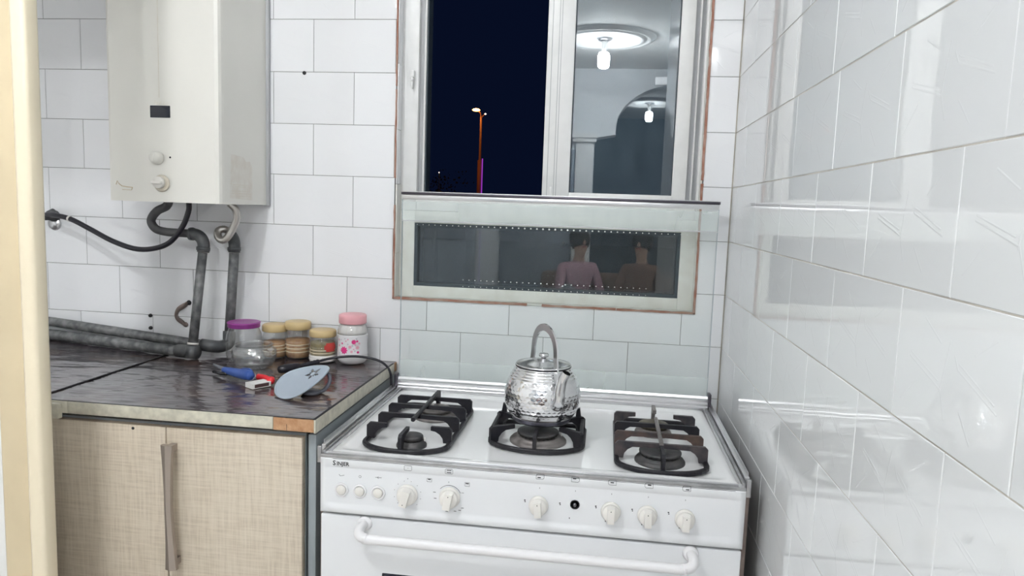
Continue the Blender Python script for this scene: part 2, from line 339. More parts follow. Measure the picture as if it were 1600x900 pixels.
TH = .0085
tile_cache = {}
def tile_mesh(poly):
    key = tuple((round(a, 4), round(c, 4)) for a, c in poly)
    if key in tile_cache: return tile_cache[key]
    bm = bmesh.new(); n = len(poly); e = .0008
    # inset polygon for the rounded edge (convex or L shapes: offset each corner along its bisector)
    ins = []
    for i in range(n):
        p0 = Vector(poly[i-1]); p1 = Vector(poly[i]); p2 = Vector(poly[(i+1) % n])
        d1 = (p1-p0).normalized(); d2 = (p2-p1).normalized(); n1 = Vector((-d1.y, d1.x)); n2 = Vector((-d2.y, d2.x))
        bis = (n1+n2); bis = bis/(max(bis.length_squared, 1e-6))*2; ins.append(p1+bis*e)
    v0 = [bm.verts.new((a, 0, c)) for a, c in poly]; v1 = [bm.verts.new((a, -TH+.0010, c)) for a, c in poly]; v2 = [bm.verts.new((p.x, -TH, p.y)) for p in ins]
    bm.faces.new(v2)
    for i in range(n):
        j = (i+1) % n; bm.faces.new((v0[i], v0[j], v1[j], v1[i])); bm.faces.new((v1[i], v1[j], v2[j], v2[i]))
    bmesh.ops.recalc_face_normals(bm, faces=bm.faces)
    me = bpy.data.meshes.new('tile'); bm.to_mesh(me); bm.free(); tile_cache[key] = me; return me
def put_tile(parent, poly_rel, centre, side, m):
    me = tile_mesh(poly_rel); key = 'r' if side else 'b'
    if not me.materials: me.materials.append(M[m])
    elif me.materials[0] is not M[m]:
        k2 = (key, me.name)
        if k2 not in tile_cache:
            c = me.copy(); c.materials.clear(); c.materials.append(M[m]); tile_cache[k2] = c
        me = tile_cache[k2]
    o = bpy.data.objects.new('tile', me); COL.objects.link(o); o.parent = parent
    t1 = random.gauss(0, .0011); t2 = random.gauss(0, .0011)
    if side: o.rotation_euler = (t1, 0, PI/2*-1+t2); o.location = (TH-.001, centre[0], centre[1])
    else: o.rotation_euler = (t1, 0, t2); o.location = (centre[0], TH-.001, centre[1])
def cut(rect, hole):
    """rect minus hole -> polygons (counter-clockwise, x right / z up)"""
    x0, x1, z0, z1 = rect; a0, a1, c0, c1 = hole
    if x1 <= a0 or x0 >= a1 or z1 <= c0 or z0 >= c1: return [[(x0, z0), (x1, z0), (x1, z1), (x0, z1)]]
    if x0 >= a0 and x1 <= a1:
        r = []
        if z0 < c0: r.append([(x0, z0), (x1, z0), (x1, c0), (x0, c0)])
        if z1 > c1: r.append([(x0, c1), (x1, c1), (x1, z1), (x0, z1)])
        return r
    if z0 >= c0 and z1 <= c1:
        r = []
        if x0 < a0: r.append([(x0, z0), (a0, z0), (a0, z1), (x0, z1)])
        if x1 > a1: r.append([(a1, z0), (x1, z0), (x1, z1), (a1, z1)])
        return r
    if z0 < c0:
        if x0 < a0: return [[(x0, z0), (x1, z0), (x1, c0), (a0, c0), (a0, z1), (x0, z1)]]
        return [[(x0, z0), (x1, z0), (x1, z1), (a1, z1), (a1, c0), (x0, c0)]]
    if x0 < a0: return [[(x0, z0), (a0, z0), (a0, c1), (x1, c1), (x1, z1), (x0, z1)]]
    return [[(a1, z0), (x1, z0), (x1, z1), (x0, z1), (x0, c1), (a1, c1)]]
G = .0012
HOLE = (OX0-.0005, OX1+.0005, OZ0-.0005, OZ1)
stuff_b = B(); stuff_r = B()
for r in range(-6, 13):
    z1 = 1.9-.153*r-G/2; z0 = z1-.153+G; z0 = max(z0, .003)
    if z1 < .02: continue
    z1 = min(z1, 2.848)
    if r == 5: a, p = -.1200, .2528
    elif r == 6: a, p = -.2688, .2515
    elif r % 2: a, p = (-.1155+.0127, .2530) if r <= 3 else (-.118, .2528)
    else: a, p = (-.2270, .2535) if r <= 4 else (-.2688, .2515)
    xs = [-.0022]
    x = a
    while x > -3.2: xs.append(x); x -= p
    xs.append(-3.2)
    for i in range(len(xs)-1):
        X1 = xs[i]-(G/2 if i else 0); X0 = xs[i+1]+G/2
        if X1-X0 < .01: continue
        if i == 0: cx = xs[1]+p/2
        elif i == len(xs)-2: cx = xs[i]-p/2
        else: cx = (xs[i]+xs[i+1])/2
        cz = 1.9-.153*(r+.5)
        for poly in cut((X0, X1, z0, z1), HOLE):
            if min(q[0] for q in poly) >= max(q[0] for q in poly)-.006: continue
            if -2 <= r <= 8 and X1 > -2.45: put_tile(wb, [(q[0]-cx, q[1]-cz) for q in poly], (cx, cz), False, 'tile')
            else: stuff_b.prism(poly, -.0, .003)
stuff_b.make('distant_tile', 'tile', wb, kind='stuff')
offs = {-2: .17, -1: .129, 0: .205, 1: .129, 2: .168, 3: .088, 4: .208, 5: .114, 6: .2185, 7: .1, 8: .22}
pit = {1: .2505, 2: .2500, 3: .2516, 4: .2555, 5: .2508, 6: .2510}
for r in range(-6, 13):
    z1 = 1.9-.153*r-.0009; z0 = max(z1-.153+.0018, .003); z1 = min(z1, 2.848)
    if z1 < .02: continue
    o_ = offs.get(r, .1 if r % 2 else .21); p = pit.get(r, .2512)
    ys = [-.0022]; y = -o_
    while y > -2.7: ys.append(y); y -= p
    ys.append(-2.7)
    for i in range(len(ys)-1):
        # along the right wall local x runs towards +y mirrored: use poly in (s=-y)
        Y1 = ys[i]-(.0008 if i else 0); Y0 = ys[i+1]+.0008
        if Y1-Y0 < .01: continue
        cy = (ys[1]+p/2) if i == 0 else ((ys[i]-p/2) if i == len(ys)-2 else (ys[i]+ys[i+1])/2)
        cz = 1.9-.153*(r+.5)
        if -4 <= r <= 8 and Y1 > -2.1:
            # rotation of -90 deg about z maps local +x to world -y, local -y to world -x
            poly = [(cy-Y1, z0-cz), (cy-Y0, z0-cz), (cy-Y0, z1-cz), (cy-Y1, z1-cz)]
            put_tile(wr, poly, (cy, cz), True, 'tile_r')
        else: stuff_r.prism([(Y0, z0), (Y1, z0), (Y1, z1), (Y0, z1)], -.0005, .003, 'x')
stuff_r.make('distant_tile', 'tile_r', wr, kind='stuff')
B().prism([(-.0035, -.0025), (-.0015, -.0035), (.002, -.0025), (.002, .002), (-.0035, .002)], .003, 2.85, 'z').make('corner_grout', 'grout_corner', wb)
# screw hole plug in the joint
B().lathe([(.0001, .0), (.006, .0), (.005, .0035), (.0001, .004)], (-1.27, -.001, 1.744), 10, (0, -1, 0)).make('screw_plug', 'ink', wb)

def shell(name, m, label, *boxes):
    b = B()
    for q in boxes: b.box(*q)
    o = b.make(name, m, None, kind='structure'); o['label'] = label; return o
shell('floor', 'floor', 'beige floor', (-3.35, 2.4, -9.8, .22, -.1, 0))
shell('ceiling', 'ceiling', 'white ceiling', (-3.35, 2.4, -9.8, .22, 2.85, 2.95))
shell('wall_left', 'plaster', 'white left wall of the room', (-3.35, -3.2, -9.8, .22, 0, 2.85))
shell('wall_front', 'plaster', 'hall side wall beyond the tiled wall', (.12, 2.4, -2.7, -2.6, 0, 2.85), (2.3, 2.4, -9.8, -2.7, 0, 2.85))
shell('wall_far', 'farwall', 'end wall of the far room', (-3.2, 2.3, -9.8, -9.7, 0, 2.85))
# arched partition behind the photographer (seen mirrored in the window)
acx, ahw, asp = .30, .82, 2.17
arch = arc(acx, asp, .45, 0, 180, 18)
pts = [(acx+ahw, 0), (acx+ahw, asp-.04), (acx+.60, asp), (acx+.60, asp+.10)]
for i in range(0, 19):
    a_ = math.radians(20+140*i/18); pts.append((acx+.62*math.cos(a_), asp+.10+.50*math.sin(a_)-.08))
pts += [(acx-.60, asp+.10), (acx-.60, asp), (acx-ahw, asp-.04), (acx-ahw, 0)]
outer = [(2.3, 0), (2.3, 2.85), (-3.2, 2.85), (-3.2, 0)]
aw = B()
cy0, cy1 = -5.85, -5.6
# build as vertical strips around the opening (n-gon with a notch)
aw.prism([(x, z) for x, z in (pts+[(-3.2, 0), (-3.2, 2.85), (2.3, 2.85), (2.3, 0)])], cy0, cy1)
o = aw.make('wall_rear', 'hallwall', None, kind='structure'); o['label'] = 'rear partition with an arched opening'
for sx in (-1, 1):
    p_ = struct('trim_2' if sx < 0 else 'trim_3', 'fluted pilaster beside the arched opening', (acx+sx*(ahw+.1), -5.55, 0))
    x = acx+sx*(ahw+.1)
    B().box(x-.09, x+.09, -5.6, -5.53, 0, 2.08).make('shaft', 'plaster', p_)
    for k in (-.05, 0, .05): B().box(x+k-.012, x+k+.012, -5.53, -5.515, .2, 1.98).make('flute', 'plaster', p_)
    B().box(x-.12, x+.12, -5.6, -5.49, 2.08, 2.12).make('capital', 'plaster', p_)
    B().box(x-.14, x+.14, -5.6, -5.47, 2.12, 2.17).make('capital', 'plaster', p_)
# ceiling roses and bulbs
def rose(i, x, y, bulbm, lab):
    p_ = struct('trim_%d' % i, 'round moulded ceiling rose', (x, y, 2.85))
    B().lathe([(.001, -.012), (.30, -.012), (.31, -.03), (.34, -.034), (.35, -.018), (.37, -.018), (.38, -.03), (.40, -.03), (.41, -.014), (.43, -.012), (.44, 0), (.001, 0)], (x, y, 2.85), 64).make('moulding', 'plaster', p_)
    B().lathe([(.001, -.03), (.05, -.028), (.07, -.012), (.001, -.01)], (x, y, 2.85), 24).make('canopy', 'alu_dull', p_)
    t = thing('light_bulb', lab, 'bulb', (x, y, 2.727), 'led bulbs hanging below the ceiling roses')
    B().lathe([(.014, .0), (.020, .03), (.022, .07), (.030, .095)], (x, y, 2.727), 20).make('lamp_holder', 'whitepaint', t)
    B().lathe([(.001, -.14), (.030, -.138), (.046, -.125), (.050, -.10), (.050, -.03), (.040, -.01), (.016, 0)], (x, y, 2.727), 28).make('glass_globe', bulbm, t)
rose(4, -.443, -4.2, 'bulb', 'white led bulb under the ceiling rose just behind the camera')
rose(5, .15, -7.9, 'bulbdim', 'white led bulb under the ceiling rose in the far room beyond the arch')
rose(8, 1.02, -4.25, 'bulb', 'unseen white led bulb added in the hall as fill for the left wall')  # added out of view as fill light for the left wall
rose(6, -1.25, -1.95, 'bulbk', 'white led bulb above the kitchen, left of the camera')
t = thing('tube_light', 'white tube light fixture near the ceiling in front of the arch', 'lamp', (.45, -5.1, 2.64))
B().box(.05, .95, -5.14, -5.06, 2.60, 2.68, .01).make('housing', 'whitepl', t); B().box(.3, .7, -5.13, -5.07, 2.68, 2.85).make('bracket', 'whitepl', t)

shell('shade_block_high', 'plaster', 'unseen white block added under the ceiling to shade the upper left wall', (-2.6, -1.552, -.85, -.75, 1.94, 2.85))  # unseen blocker, added to keep bulb light off the upper left wall
shell('shade_block_low', 'plaster', 'unseen low white block added behind the cream post to shade the cabinet', (-2.3, -1.552, -.85, -.75, 0, .93))  # unseen blocker, added so the cabinet's left end falls in shade
# cream painted post at the left
p1 = struct('trim_1', 'cream painted post at the left edge of the view', (-1.47, -.87, 0))
B().box(-1.527, -1.456, -.87, -.815, 0, 2.85, .006).make('post', 'cream', p1)
B().box(-1.468, -1.4350, -.8740, -.835, 0, 2.85, .008).make('post_edge', 'creamedge', p1)
B().box(-1.552, -1.527, -.862, -.82, 0, 2.85, .004).make('casing', 'whitepaint', p1)

# ================================================================== WINDOW
w1 = struct('window_1', 'white framed sliding window, left half slid open on the night', (-.53, .05, 1.4))
FY0, FY1 = .035, .11
ZT = OZ1
lo = 1.345       # underside of the sliding part
def vb(x0, x1, y0, y1, z0, z1, m, name='frame_bar', par=w1, c=.002): return B().box(x0, x1, y0, y1, z0, z1, c).make(name, m, par)
vb(-.984, -.930, .045, FY1, lo, ZT, 'pvc'); vb(-.931, -.9145, .062, FY1, lo, ZT, 'frame_grey', 'guide_groove', c=0); vb(-.915, -.909, .05, FY1, lo, ZT, 'pvc')
vb(-.909, -.9055, .06, FY1, lo, ZT, 'gasket', 'weather_strip', c=0)
vb(-.9303, -.0955, .0455, FY1, lo+.0005, lo+.035, 'pvc'); vb(-.9303, -.0955, .0455, FY1, ZT-.05, ZT, 'pvc')
vb(-.112, -.107, .05, FY1, lo, ZT, 'pvc'); vb(-.107, -.094, .066, FY1, lo, ZT, 'frame_grey', 'guide_groove', c=0); vb(-.095, -.083, .045, FY1, lo, ZT, 'pvc')
# right sash with its panes
sash = B(); sash.box(-.5465, -.466, .052, .082, lo+.03, ZT-.045, .002); sash.box(-.1645, -.124, .052, .082, lo+.03, ZT-.045, .002)
sash.box(-.466, -.1645, .054, .080, lo+.03, lo+.07, .001); sash.box(-.466, -.1645, .054, .080, ZT-.09, ZT-.045, .001); so = sash.make('sliding_sash', 'pvc', w1)
vb(-.124, -.1125, .066, .09, lo, ZT, 'frame_grey', 'guide_groove', c=0)
for xx in (-.532, -.512, -.505): vb(xx-.0008, xx+.0008, .0512, .053, lo+.03, ZT-.045, 'frame_grey', 'sash_line', par=so, c=0)
vb(-.524, -.517, .0505, .053, 1.385, 1.43, 'pvc', 'sash_clip', par=so, c=.0005)
B().box(-.466, -.1645, .064, .068, lo+.07, ZT-.09).make('pane', 'winglass', so)
g = B(); g.box(-.468, -.463, .060, .072, lo+.07, ZT-.09); g.box(-.1675, -.1625, .060, .072, lo+.07, ZT-.09); g.make('rubber_seal', 'gasket', so)
# hidden rear sash slid behind the right one
rs = B(); rs.box(-.54, -.50, .088, .106, lo+.03, ZT-.045); rs.make('rear_sash_stile', 'pvc', w1)
# latch
lt = B(); lt.box(-.951, -.940, .030, .045, 1.742, 1.762, .002); lt.lathe([(.001, 0), (.006, 0), (.006, .012), (.001, .014)], (-.9455, .034, 1.735), 12, (0, -1, 0)); lt.box(-.949, -.942, .026, .036, 1.708, 1.736, .0025)
lt.make('latch', 'pvc', w1, label='white latch')
# lower fixed light
w2 = struct('window_2', 'low fixed double glazed window below the sliding window', (-.53, .05, 1.08))
fx0, fx1, fz0, fz1 = -.948, -.0835, 1.079, lo
px0, px1, pz0, pz1 = -.933, -.131, 1.114, 1.308
b = B(); b.box(-.984, px0, .042, .12, fz0, fz1, .0015); b.box(px1, fx1, .042, .12, fz0, fz1, .0015); b.box(px0, px1, .042, .12, fz0, pz0, .0015); b.box(px0, px1, .042, .12, pz1, fz1, .0015)
b.make('fixed_frame', 'pvc_old', w2)
def ringbox(b, x0, x1, z0, z1, t, y0, y1):
    b.box(x0, x0+t, y0, y1, z0, z1); b.box(x1-t, x1, y0, y1, z0, z1); b.box(x0+t, x1-t, y0, y1, z0, z0+t); b.box(x0+t, x1-t, y0, y1, z1-t, z1); return b
ringbox(B(), px0, px1, pz0, pz1, .0095, .044, .058).make('rubber_seal', 'gasket', w2, label='dark rubber seal round the low pane')
ringbox(B(), px0+.009, px1-.009, pz0+.009, pz1-.009, .0065, .070, .080).make('spacer_bar', 'spacer', w2)
B().box(px0+.009, px1-.009, .060, .064, pz0+.009, pz1-.009).make('pane', 'winglass_low', w2)
# reveals and bare tile edges round the opening
w3 = struct('trim_7', 'window reveal with chipped reddish tile edges', (-.53, 0, 1.07))
for z0, z1, xx in ((1.0795, 1.2145, 0), (1.2155, 1.4225, .0012), (1.4235, 1.584, 0), (1.585, 1.775, .001), (1.776, 2.0, 0), (2.001, 2.55, .001)):
    B().box(OX0+.002, OX0+.0055+xx, .001, .05, z0, z1, .0006).make('reveal_tile', 'pvc_old' if z0 < 1.42 else 'tile', w3)
for z0, z1 in ((1.0795, 1.27), (1.271, 1.59), (1.591, 1.98), (1.981, 2.55)):
    B().box(OX1-.0055, OX1-.002, .002, .05, z0, z1, .0006).make('reveal_tile', 'pvc_old', w3)
B().box(OX0+.002, OX1-.002, .004, .05, OZ0-.001, OZ0+.0035, .0006).make('sill_tile', 'pvc_old', w3)
def rough_strip(x0, x1, z0, z1, name='bare_edge'):
    n = max(4, int(max(x1-x0, z1-z0)/.02)); b = B(); hz = (x1-x0) > (z1-z0)
    P0 = []; P1 = []
    for i in range(n+1):
        t = i/n; j1 = random.uniform(-.0008, .0008); j2 = random.uniform(-.0008, .0008)
        if hz: P0.append((x0+(x1-x0)*t, z0+j1)); P1.append((x0+(x1-x0)*t, z1+j2))
        else: P0.append((x0+j1, z0+(z1-z0)*t)); P1.append((x1+j2, z0+(z1-z0)*t))
    for i in range(n): 
        q = [P0[i], P0[i+1], P1[i+1], P1[i]]; b.prism(q, -.0052, .006)
    return b.make(name, 'terracotta', w3)
rough_strip(OX0-.0005, OX0+.0035, 1.0755, 1.36); rough_strip(OX0-.0005, OX0+.0028, 1.44, 1.70); rough_strip(OX0-.0005, OX0+.0035, 1.71, 2.1); rough_strip(OX0-.0005, OX0+.0035, 2.1, 2.55)
rough_strip(OX1-.0055, OX1+.0005, 1.0755, 1.45); rough_strip(OX1-.006, OX1+.0005, 1.46, 2.1); rough_strip(OX1-.006, OX1+.0005, 2.1, 2.55)
rough_strip(OX0, -.573, OZ0-.0005, OZ0+.0062); rough_strip(-.528, -.31, OZ0-.0005, OZ0+.0052); rough_strip(-.308, OX1, OZ0-.0005, OZ0+.0048)

# ================================================================== OUTSIDE
g = shell('floor_outside', 'ground', 'dark ground outside', (-60, 60, 1, 90, -3.1, -3.0)); g.name = 'ground'
t = thing('street_lamp', 'tall street lamp with a glowing orange head seen through the open window', 'street lamp', (-7.52, 38, -3))
B().lathe([(.13, 0), (.13, 6.9), (.07, 6.95), (.055, 9.35), (.001, 9.36)], (-7.52, 38, -3), 16).make('pole', 'pole', t)
B().tube(smooth_path([(-7.52, 38, 6.2), (-7.54, 37.9, 6.45), (-7.66, 37.8, 6.6)]), .035, 8).make('arm', 'pole', t)
B().lathe([(.001, -.06), (.14, -.05), (.22, 0), (.14, .07), (.001, .09)], (-7.76, 37.75, 6.62), 16).make('lamp_head', 'sodium', t, label='glowing orange head')
B().lathe([(.001, -.04), (.06, 0), (.001, .05)], (-7.25, 37.8, 6.42), 10).make('small_lamp', 'streetwhite', t)
B().tube([(-7.52, 38, 6.2), (-7.4, 37.9, 6.32), (-7.28, 37.8, 6.40)], .02, 6).make('arm', 'pole', t)
B().box(-7.375, -7.325, 37.83, 37.9, -3, 3.9+.1).make('light_strip', 'ledstrip', t, label='purple light strip up the pole')
pl = bpy.data.lights.new('sodium_glow', 'POINT'); pl.energy = 10; pl.color = (1, .38, .08); pl.shadow_soft_size = .2
po = bpy.data.objects.new('sodium_glow', pl); COL.objects.link(po); po.location = (-7.6, 37.1, 6.2)
pl = bpy.data.lights.new('sodium_glow', 'POINT'); pl.energy = 13; pl.color = (1, .30, .06); pl.shadow_soft_size = .2
po = bpy.data.objects.new('sodium_glow', pl); COL.objects.link(po); po.location = (-8.1, 36.4, 3.6)
t = thing('tree', 'dark tree far off at the lower left of the open window', 'tree', (-10.6, 40, -3))
B().tube([(-10.6, 40, -3), (-10.5, 40, 0), (-10.2, 40, 2.2)], .12, 8).make('trunk', 'leaf', t)
b = B()
for i in range(240):
    a_ = random.gauss(-10.4, .7); c_ = random.gauss(2.4, .45); y_ = random.gauss(40, .5); q = random.uniform(.06, .16); th = random.uniform(0, PI)
    b.add([(a_, y_, c_), (a_+q*math.cos(th), y_+.03, c_+q*math.sin(th)), (a_+q*.3, y_-.05, c_+q*1.1)], [(0, 1, 2)])
b.make('foliage', 'leaf', t, fix=False, kind='stuff')
t = thing('distant_lamp', 'tiny white lamp glinting beside the far dark tree', 'lamp', (-10.05, 39, -3))
B().lathe([(.02, 0), (.02, 6.2)], (-10.05, 39, -3), 6).make('pole', 'leaf', t)
B().lathe([(.001, -.03), (.03, 0), (.001, .03)], (-10.05, 38.95, 3.22), 8).make('lamp_head', 'streetwhite', t)

# ================================================================== BASE CABINET AND WORKTOP
t = thing('base_cabinet', 'beige linen-textured base cabinet under the dark worktop', 'cabinet', (-1.4, -.32, 0))
CX1 = -.965
B().box(-2.6, -.998, -.612, -.01, .08, .842).make('carcass', 'panelgrey', t)
B().box(-2.6, -1.0, -.56, -.05, 0, .08).make('plinth', 'dark_gap', t)
B().box(-.990, -.972, -.618, -.01, 0, .842, .001).make('side_panel', 'panelgrey', t, label='grey end panel facing the stove')
B().box(-.998, -.990, -.600, -.02, .0, .842).make('panel_gap', 'dark_gap', t)
d1 = B().box(-1.324, -.999, -.632, -.613, .085, .837, .0012).make('door', 'linen', t)
d2 = B().box(-1.659, -1.3275, -.632, -.613, .085, .837, .0012).make('door', 'linen', t)
B().box(-2.02, -1.6625, -.632, -.613, .085, .837, .0012).make('door', 'linen', t); B().box(-2.38, -2.0235, -.632, -.613, .085, .837, .0012).make('door', 'linen', t)
# slim handle flared at both ends
hp = []; h0, h1 = .512, .806
b = B()
n = 12; sec = []
for i in range(n+1):
    s_ = i/n; z = h0+(h1-h0)*s_; wv = .0075+.006*abs(2*s_-1)**2; y_ = -.668+.004*abs(2*s_-1); lean = -1.2995-.006*s_
    sec.append((z, wv, y_, lean))
vs = []; fs = []
for z, wv, y_, xx in sec: vs += [(xx-wv, y_+.010, z), (xx-wv, y_, z), (xx-.001, y_-.004, z), (xx+wv, y_, z), (xx+wv, y_+.010, z)]
m_ = 5
for i in range(n):
    for j in range(m_): fs.append((i*m_+j, i*m_+(j+1) % m_, (i+1)*m_+(j+1) % m_, (i+1)*m_+j))
fs += [tuple(reversed(range(m_))), tuple(n*m_+j for j in range(m_))]
b.add(vs, fs); b.box(-1.308, -1.294, -.66, -.631, h0+.004, h0+.02); b.box(-1.312, -1.298, -.66, -.631, h1-.02, h1-.004)
b.make('handle', 'handle', d1)
B().lathe([(.0001, 0), (.0035, 0), (.0035, .001), (.0001, .0012)], (-1.407, -.632, .829), 10, (0, -1, 0)).make('screw_hole', 'ink', d2)

t = thing('worktop', 'dark marbled film-covered worktop with a cream edge strip', 'worktop', (-1.4, -.32, .842))
B().box(-2.6, CX1-.001, -.640, -.012, .856, .8815).make('board', 'chip', t); B().box(-2.6, CX1-.012, -.60, -.02, .8435, .856).make('batten', 'panelgrey', t)
# wrinkled film
def film(x0f, x1f, y0, y1, name, zoff=0, nx=70, ny=36, wr_=.0006):
    vs = []; fs = []
    for j in range(ny+1):
        y = y0+(y1-y0)*j/ny; xa = x0f(y); xb = x1f(y)
        for i in range(nx+1):
            x = xa+(xb-xa)*i/nx
            z = .8835+zoff+wr_*(math.sin(x*31+y*17+2*math.sin(y*21))*math.sin(y*43-x*9)+.6*math.sin(x*67-y*50))
            vs.append((x, y, z))
    for j in range(ny):
        for i in range(nx): a_ = j*(nx+1)+i; fs.append((a_, a_+1, a_+nx+2, a_+nx+1))
    b = B(); b.add(vs, fs, True); return b.make(name, 'film', t, fix=False)
seam = lambda y: -1.62-.02*(y+.58)/.5 if False else -1.66+(-.0)*(y)
film(lambda y: -1.665-.01*(y+.58), lambda y: CX1-.002, -.6415, -.012, 'film_cover')
film(lambda y: -2.6, lambda y: -1.650-.01*(y+.58), -.6415, -.012, 'film_cover', .0018, 40, 36)
B().box(-1.6525, -1.6475, -.640, -.012, .8845, .8862).make('film_seam', 'ink', t)
B().box(-1.56, -1.0615, -.6455, -.640, .8565, .8845, .001).make('edge_strip', 'stripe', t); B().box(-2.6, -1.5605, -.6455, -.640, .8565, .8845, .001).make('edge_strip', 'stripe', t)
B().box(-1.061, -.9675, -.6435, -.640, .8550, .8835).make('bare_edge', 'chip', t, label='bare orange-brown chipboard where the strip is missing')
B().box(-1.0305, -1.0295, -.6437, -.6433, .855, .870).make('crack', 'ink', t)
B().box(CX1-.0015, CX1+.003, -.6455, -.05, .8535, .8845, .001).make('edge_strip', 'stripe', t)
B().box(CX1-.004, CX1+.002, -.6455, -.05, .8843, .8862, .0006).make('edge_trim', 'ink', t)
B().box(-2.6, CX1, -.642, -.638, .8840, .8850).make('edge_line', 'ink', t)
B().box(-1.605, -1.573, -.660, -.6456, .846, .882, .002).make('end_cap', 'stripe', t)

# ================================================================== STOVE
SX0, SX1, SY0, SY1, ST = -.942, -.042, -.665, -.070, .815
t = thing('gas_stove', 'white five-burner gas stove with a raised glass lid', 'stove', (-.492, -.37, 0))
stv = t
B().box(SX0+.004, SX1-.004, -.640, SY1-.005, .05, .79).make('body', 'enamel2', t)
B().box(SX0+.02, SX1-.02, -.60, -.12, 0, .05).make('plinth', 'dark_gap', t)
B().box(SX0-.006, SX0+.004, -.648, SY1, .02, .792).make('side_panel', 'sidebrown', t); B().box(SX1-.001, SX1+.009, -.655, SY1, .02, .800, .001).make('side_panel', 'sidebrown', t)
# cooktop tray: sunken white enamel with a soft raised border, extruded cross-sections
def tray():
    b = B(); x0, x1, y0, y1 = SX0+.012, SX1-.012, -.650, SY1-.012
    prof = [(0, 0), (.006, .003), (.020, .0035), (.030, -.001), (.045, -.004)]
    rings = []
    for d, h in prof:
        r = []; rr = .02
        for (cx, cy, a0) in ((x1-d-rr, y1-d-rr, 0), (x0+d+rr, y1-d-rr, 90), (x0+d+rr, y0+d+rr, 180), (x1-d-rr, y0+d+rr, 270)):
            for (px, py) in arc(cx, cy, rr, a0, a0+90, 5): r.append((px, py, ST-.001+h))
        rings.append(r)
    n = len(rings[0]); vs = [p for r in rings for p in r]; fs = []
    for j in range(len(rings)-1):
        for i in range(n): fs.append((j*n+i, j*n+(i+1) % n, (j+1)*n+(i+1) % n, (j+1)*n+i))
    fs.append(tuple((len(rings)-1)*n+i for i in range(n)))
    # underside
    k = len(vs); vs += [(p[0], p[1], .795) for p in rings[0]]
    for i in range(n): fs.append((i, (i+1) % n, k+(i+1) % n, k+i))
    b.add(vs, fs, True); return b
TR = ST-.005
o = tray().make('cooktop_tray', 'enamel', t)
for p in o.data.polygons:
    if len(p.vertices) > 4: p.use_smooth = False
# aluminium surround
B().box(SX0, SX1, SY0+.001, SY0+.013, .8085, .8165, .001).make('front_rail', 'alu_dull', t); B().box(SX0, SX1, SY0+.013, SY0+.017, .81, .8195, .001).make('front_rail', 'alu', t)
B().box(SX0, SX1, SY0+.0005, SY0+.0035, .8035, .8085).make('rail_shadow_gap', 'inkgrey', t)
for sx, xa in ((1, SX0), (-1, SX1)):
    f = lambda d: xa+sx*d
    def bx(d0, d1, z0, z1, m, nm, y0=SY0+.01, y1=SY1-.002): 
        a_, c_ = sorted((f(d0), f(d1))); B().box(a_, c_, y0, y1, z0, z1, .0008).make(nm, m, t)
    bx(.0, .007, .79, .8225, 'alu_dull', 'side_rail'); bx(.007, .012, .80, .8185, 'alu', 'side_rail'); bx(-.012, -.002, .805, .8265, 'alu', 'lid_channel', SY0+.035); bx(-.0115, -.0095, .82, .834, 'alu', 'lid_channel', SY0+.045)
    bx(-.010, -.001, .795, .832, 'alu_dull', 'rail_end', SY0+.005, SY0+.012)
# front control panel : rounded bulged section
pp = [(SY0+.012, .809), (SY0+.001, .809), (SY0, .806), (SY0, .7925), (SY0+.0022, .7900), (SY0+.0022, .7875), (SY0, .7825), (SY0, .712), (SY0-.0015, .706), (SY0-.0055, .702), (SY0-.0065, .697), (SY0-.005, .690), (SY0, .6865), (SY0+.012, .6855)]
b = B(); X = [SX0, SX0+.012, SX0+.030, SX1-.030, SX1-.012, SX1]; K = [0, 0, 1, 1, 0, 0]; vs = []; fs = []; n = len(pp)
for x, k in zip(X, K):
    for (y, z) in pp:
        yy = SY0+(y-SY0)*k if abs(y-SY0) < .0095 else y
        vs.append((x, yy, z))
for i in range(len(X)-1):
    for j in range(n): fs.append((i*n+j, i*n+(j+1) % n, (i+1)*n+(j+1) % n, (i+1)*n+j))
fs += [tuple(range(n)), tuple((len(X)-1)*n+j for j in reversed(range(n)))]
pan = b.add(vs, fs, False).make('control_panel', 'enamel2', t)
for p in pan.data.polygons: p.use_smooth = len(p.vertices) == 4
B().box(SX0+.002, SX1-.002, SY0+.012, SY0+.016, .6805, .6865).make('panel_gap', 'dark_gap', t)
# oven door, handle, oven window
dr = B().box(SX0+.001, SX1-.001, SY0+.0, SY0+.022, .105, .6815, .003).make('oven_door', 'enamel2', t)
B().box(-.80, -.19, SY0-.002, SY0+.004, .30, .558, .002).make('oven_window', 'screen', dr)
b = B(); hb = [(-.840, SY0, .668), (-.8425, SY0-.014, .667), (-.8435, SY0-.027, .664), (-.8405, SY0-.037, .660), (-.833, SY0-.043, .657), (-.820, SY0-.045, .6552), (-.80, SY0-.045, .6545)]
hb = hb+[(-.492, SY0-.045, .6545)]+[(-.984-x, y, z) for x, y, z in reversed(hb)]
b.tube(smooth_path(hb, 5), .0105, 14)
for xx in (-.840, -.144): b.lathe([(.017, 0), (.016, .004), (.0125, .007)], (xx, SY0+.001, .668), 18, (0, -1, 0))
b.make('door_handle', 'whitepl', dr, label='white tubular oven handle')
B().box(SX0+.001, SX1-.001, SY0+.002, SY0+.02, .052, .10, .003).make('drawer_front', 'enamel2', t)
# push buttons
for x in (-.894, -.8525, -.811):
    k = B().lathe([(.0155, 0), (.0155, .0025), (.0142, .004), (.0118, .004), (.0112, .0015)], (x, SY0, .740), 26, (0, -1, 0)).make('button_ring', 'whitepl', t)
    B().lathe([(.0106, 0), (.0106, .0045), (.0095, .0055), (.0001, .0055)], (x, SY0, .740), 24, (0, -1, 0)).make('push_button', 'knob', k)
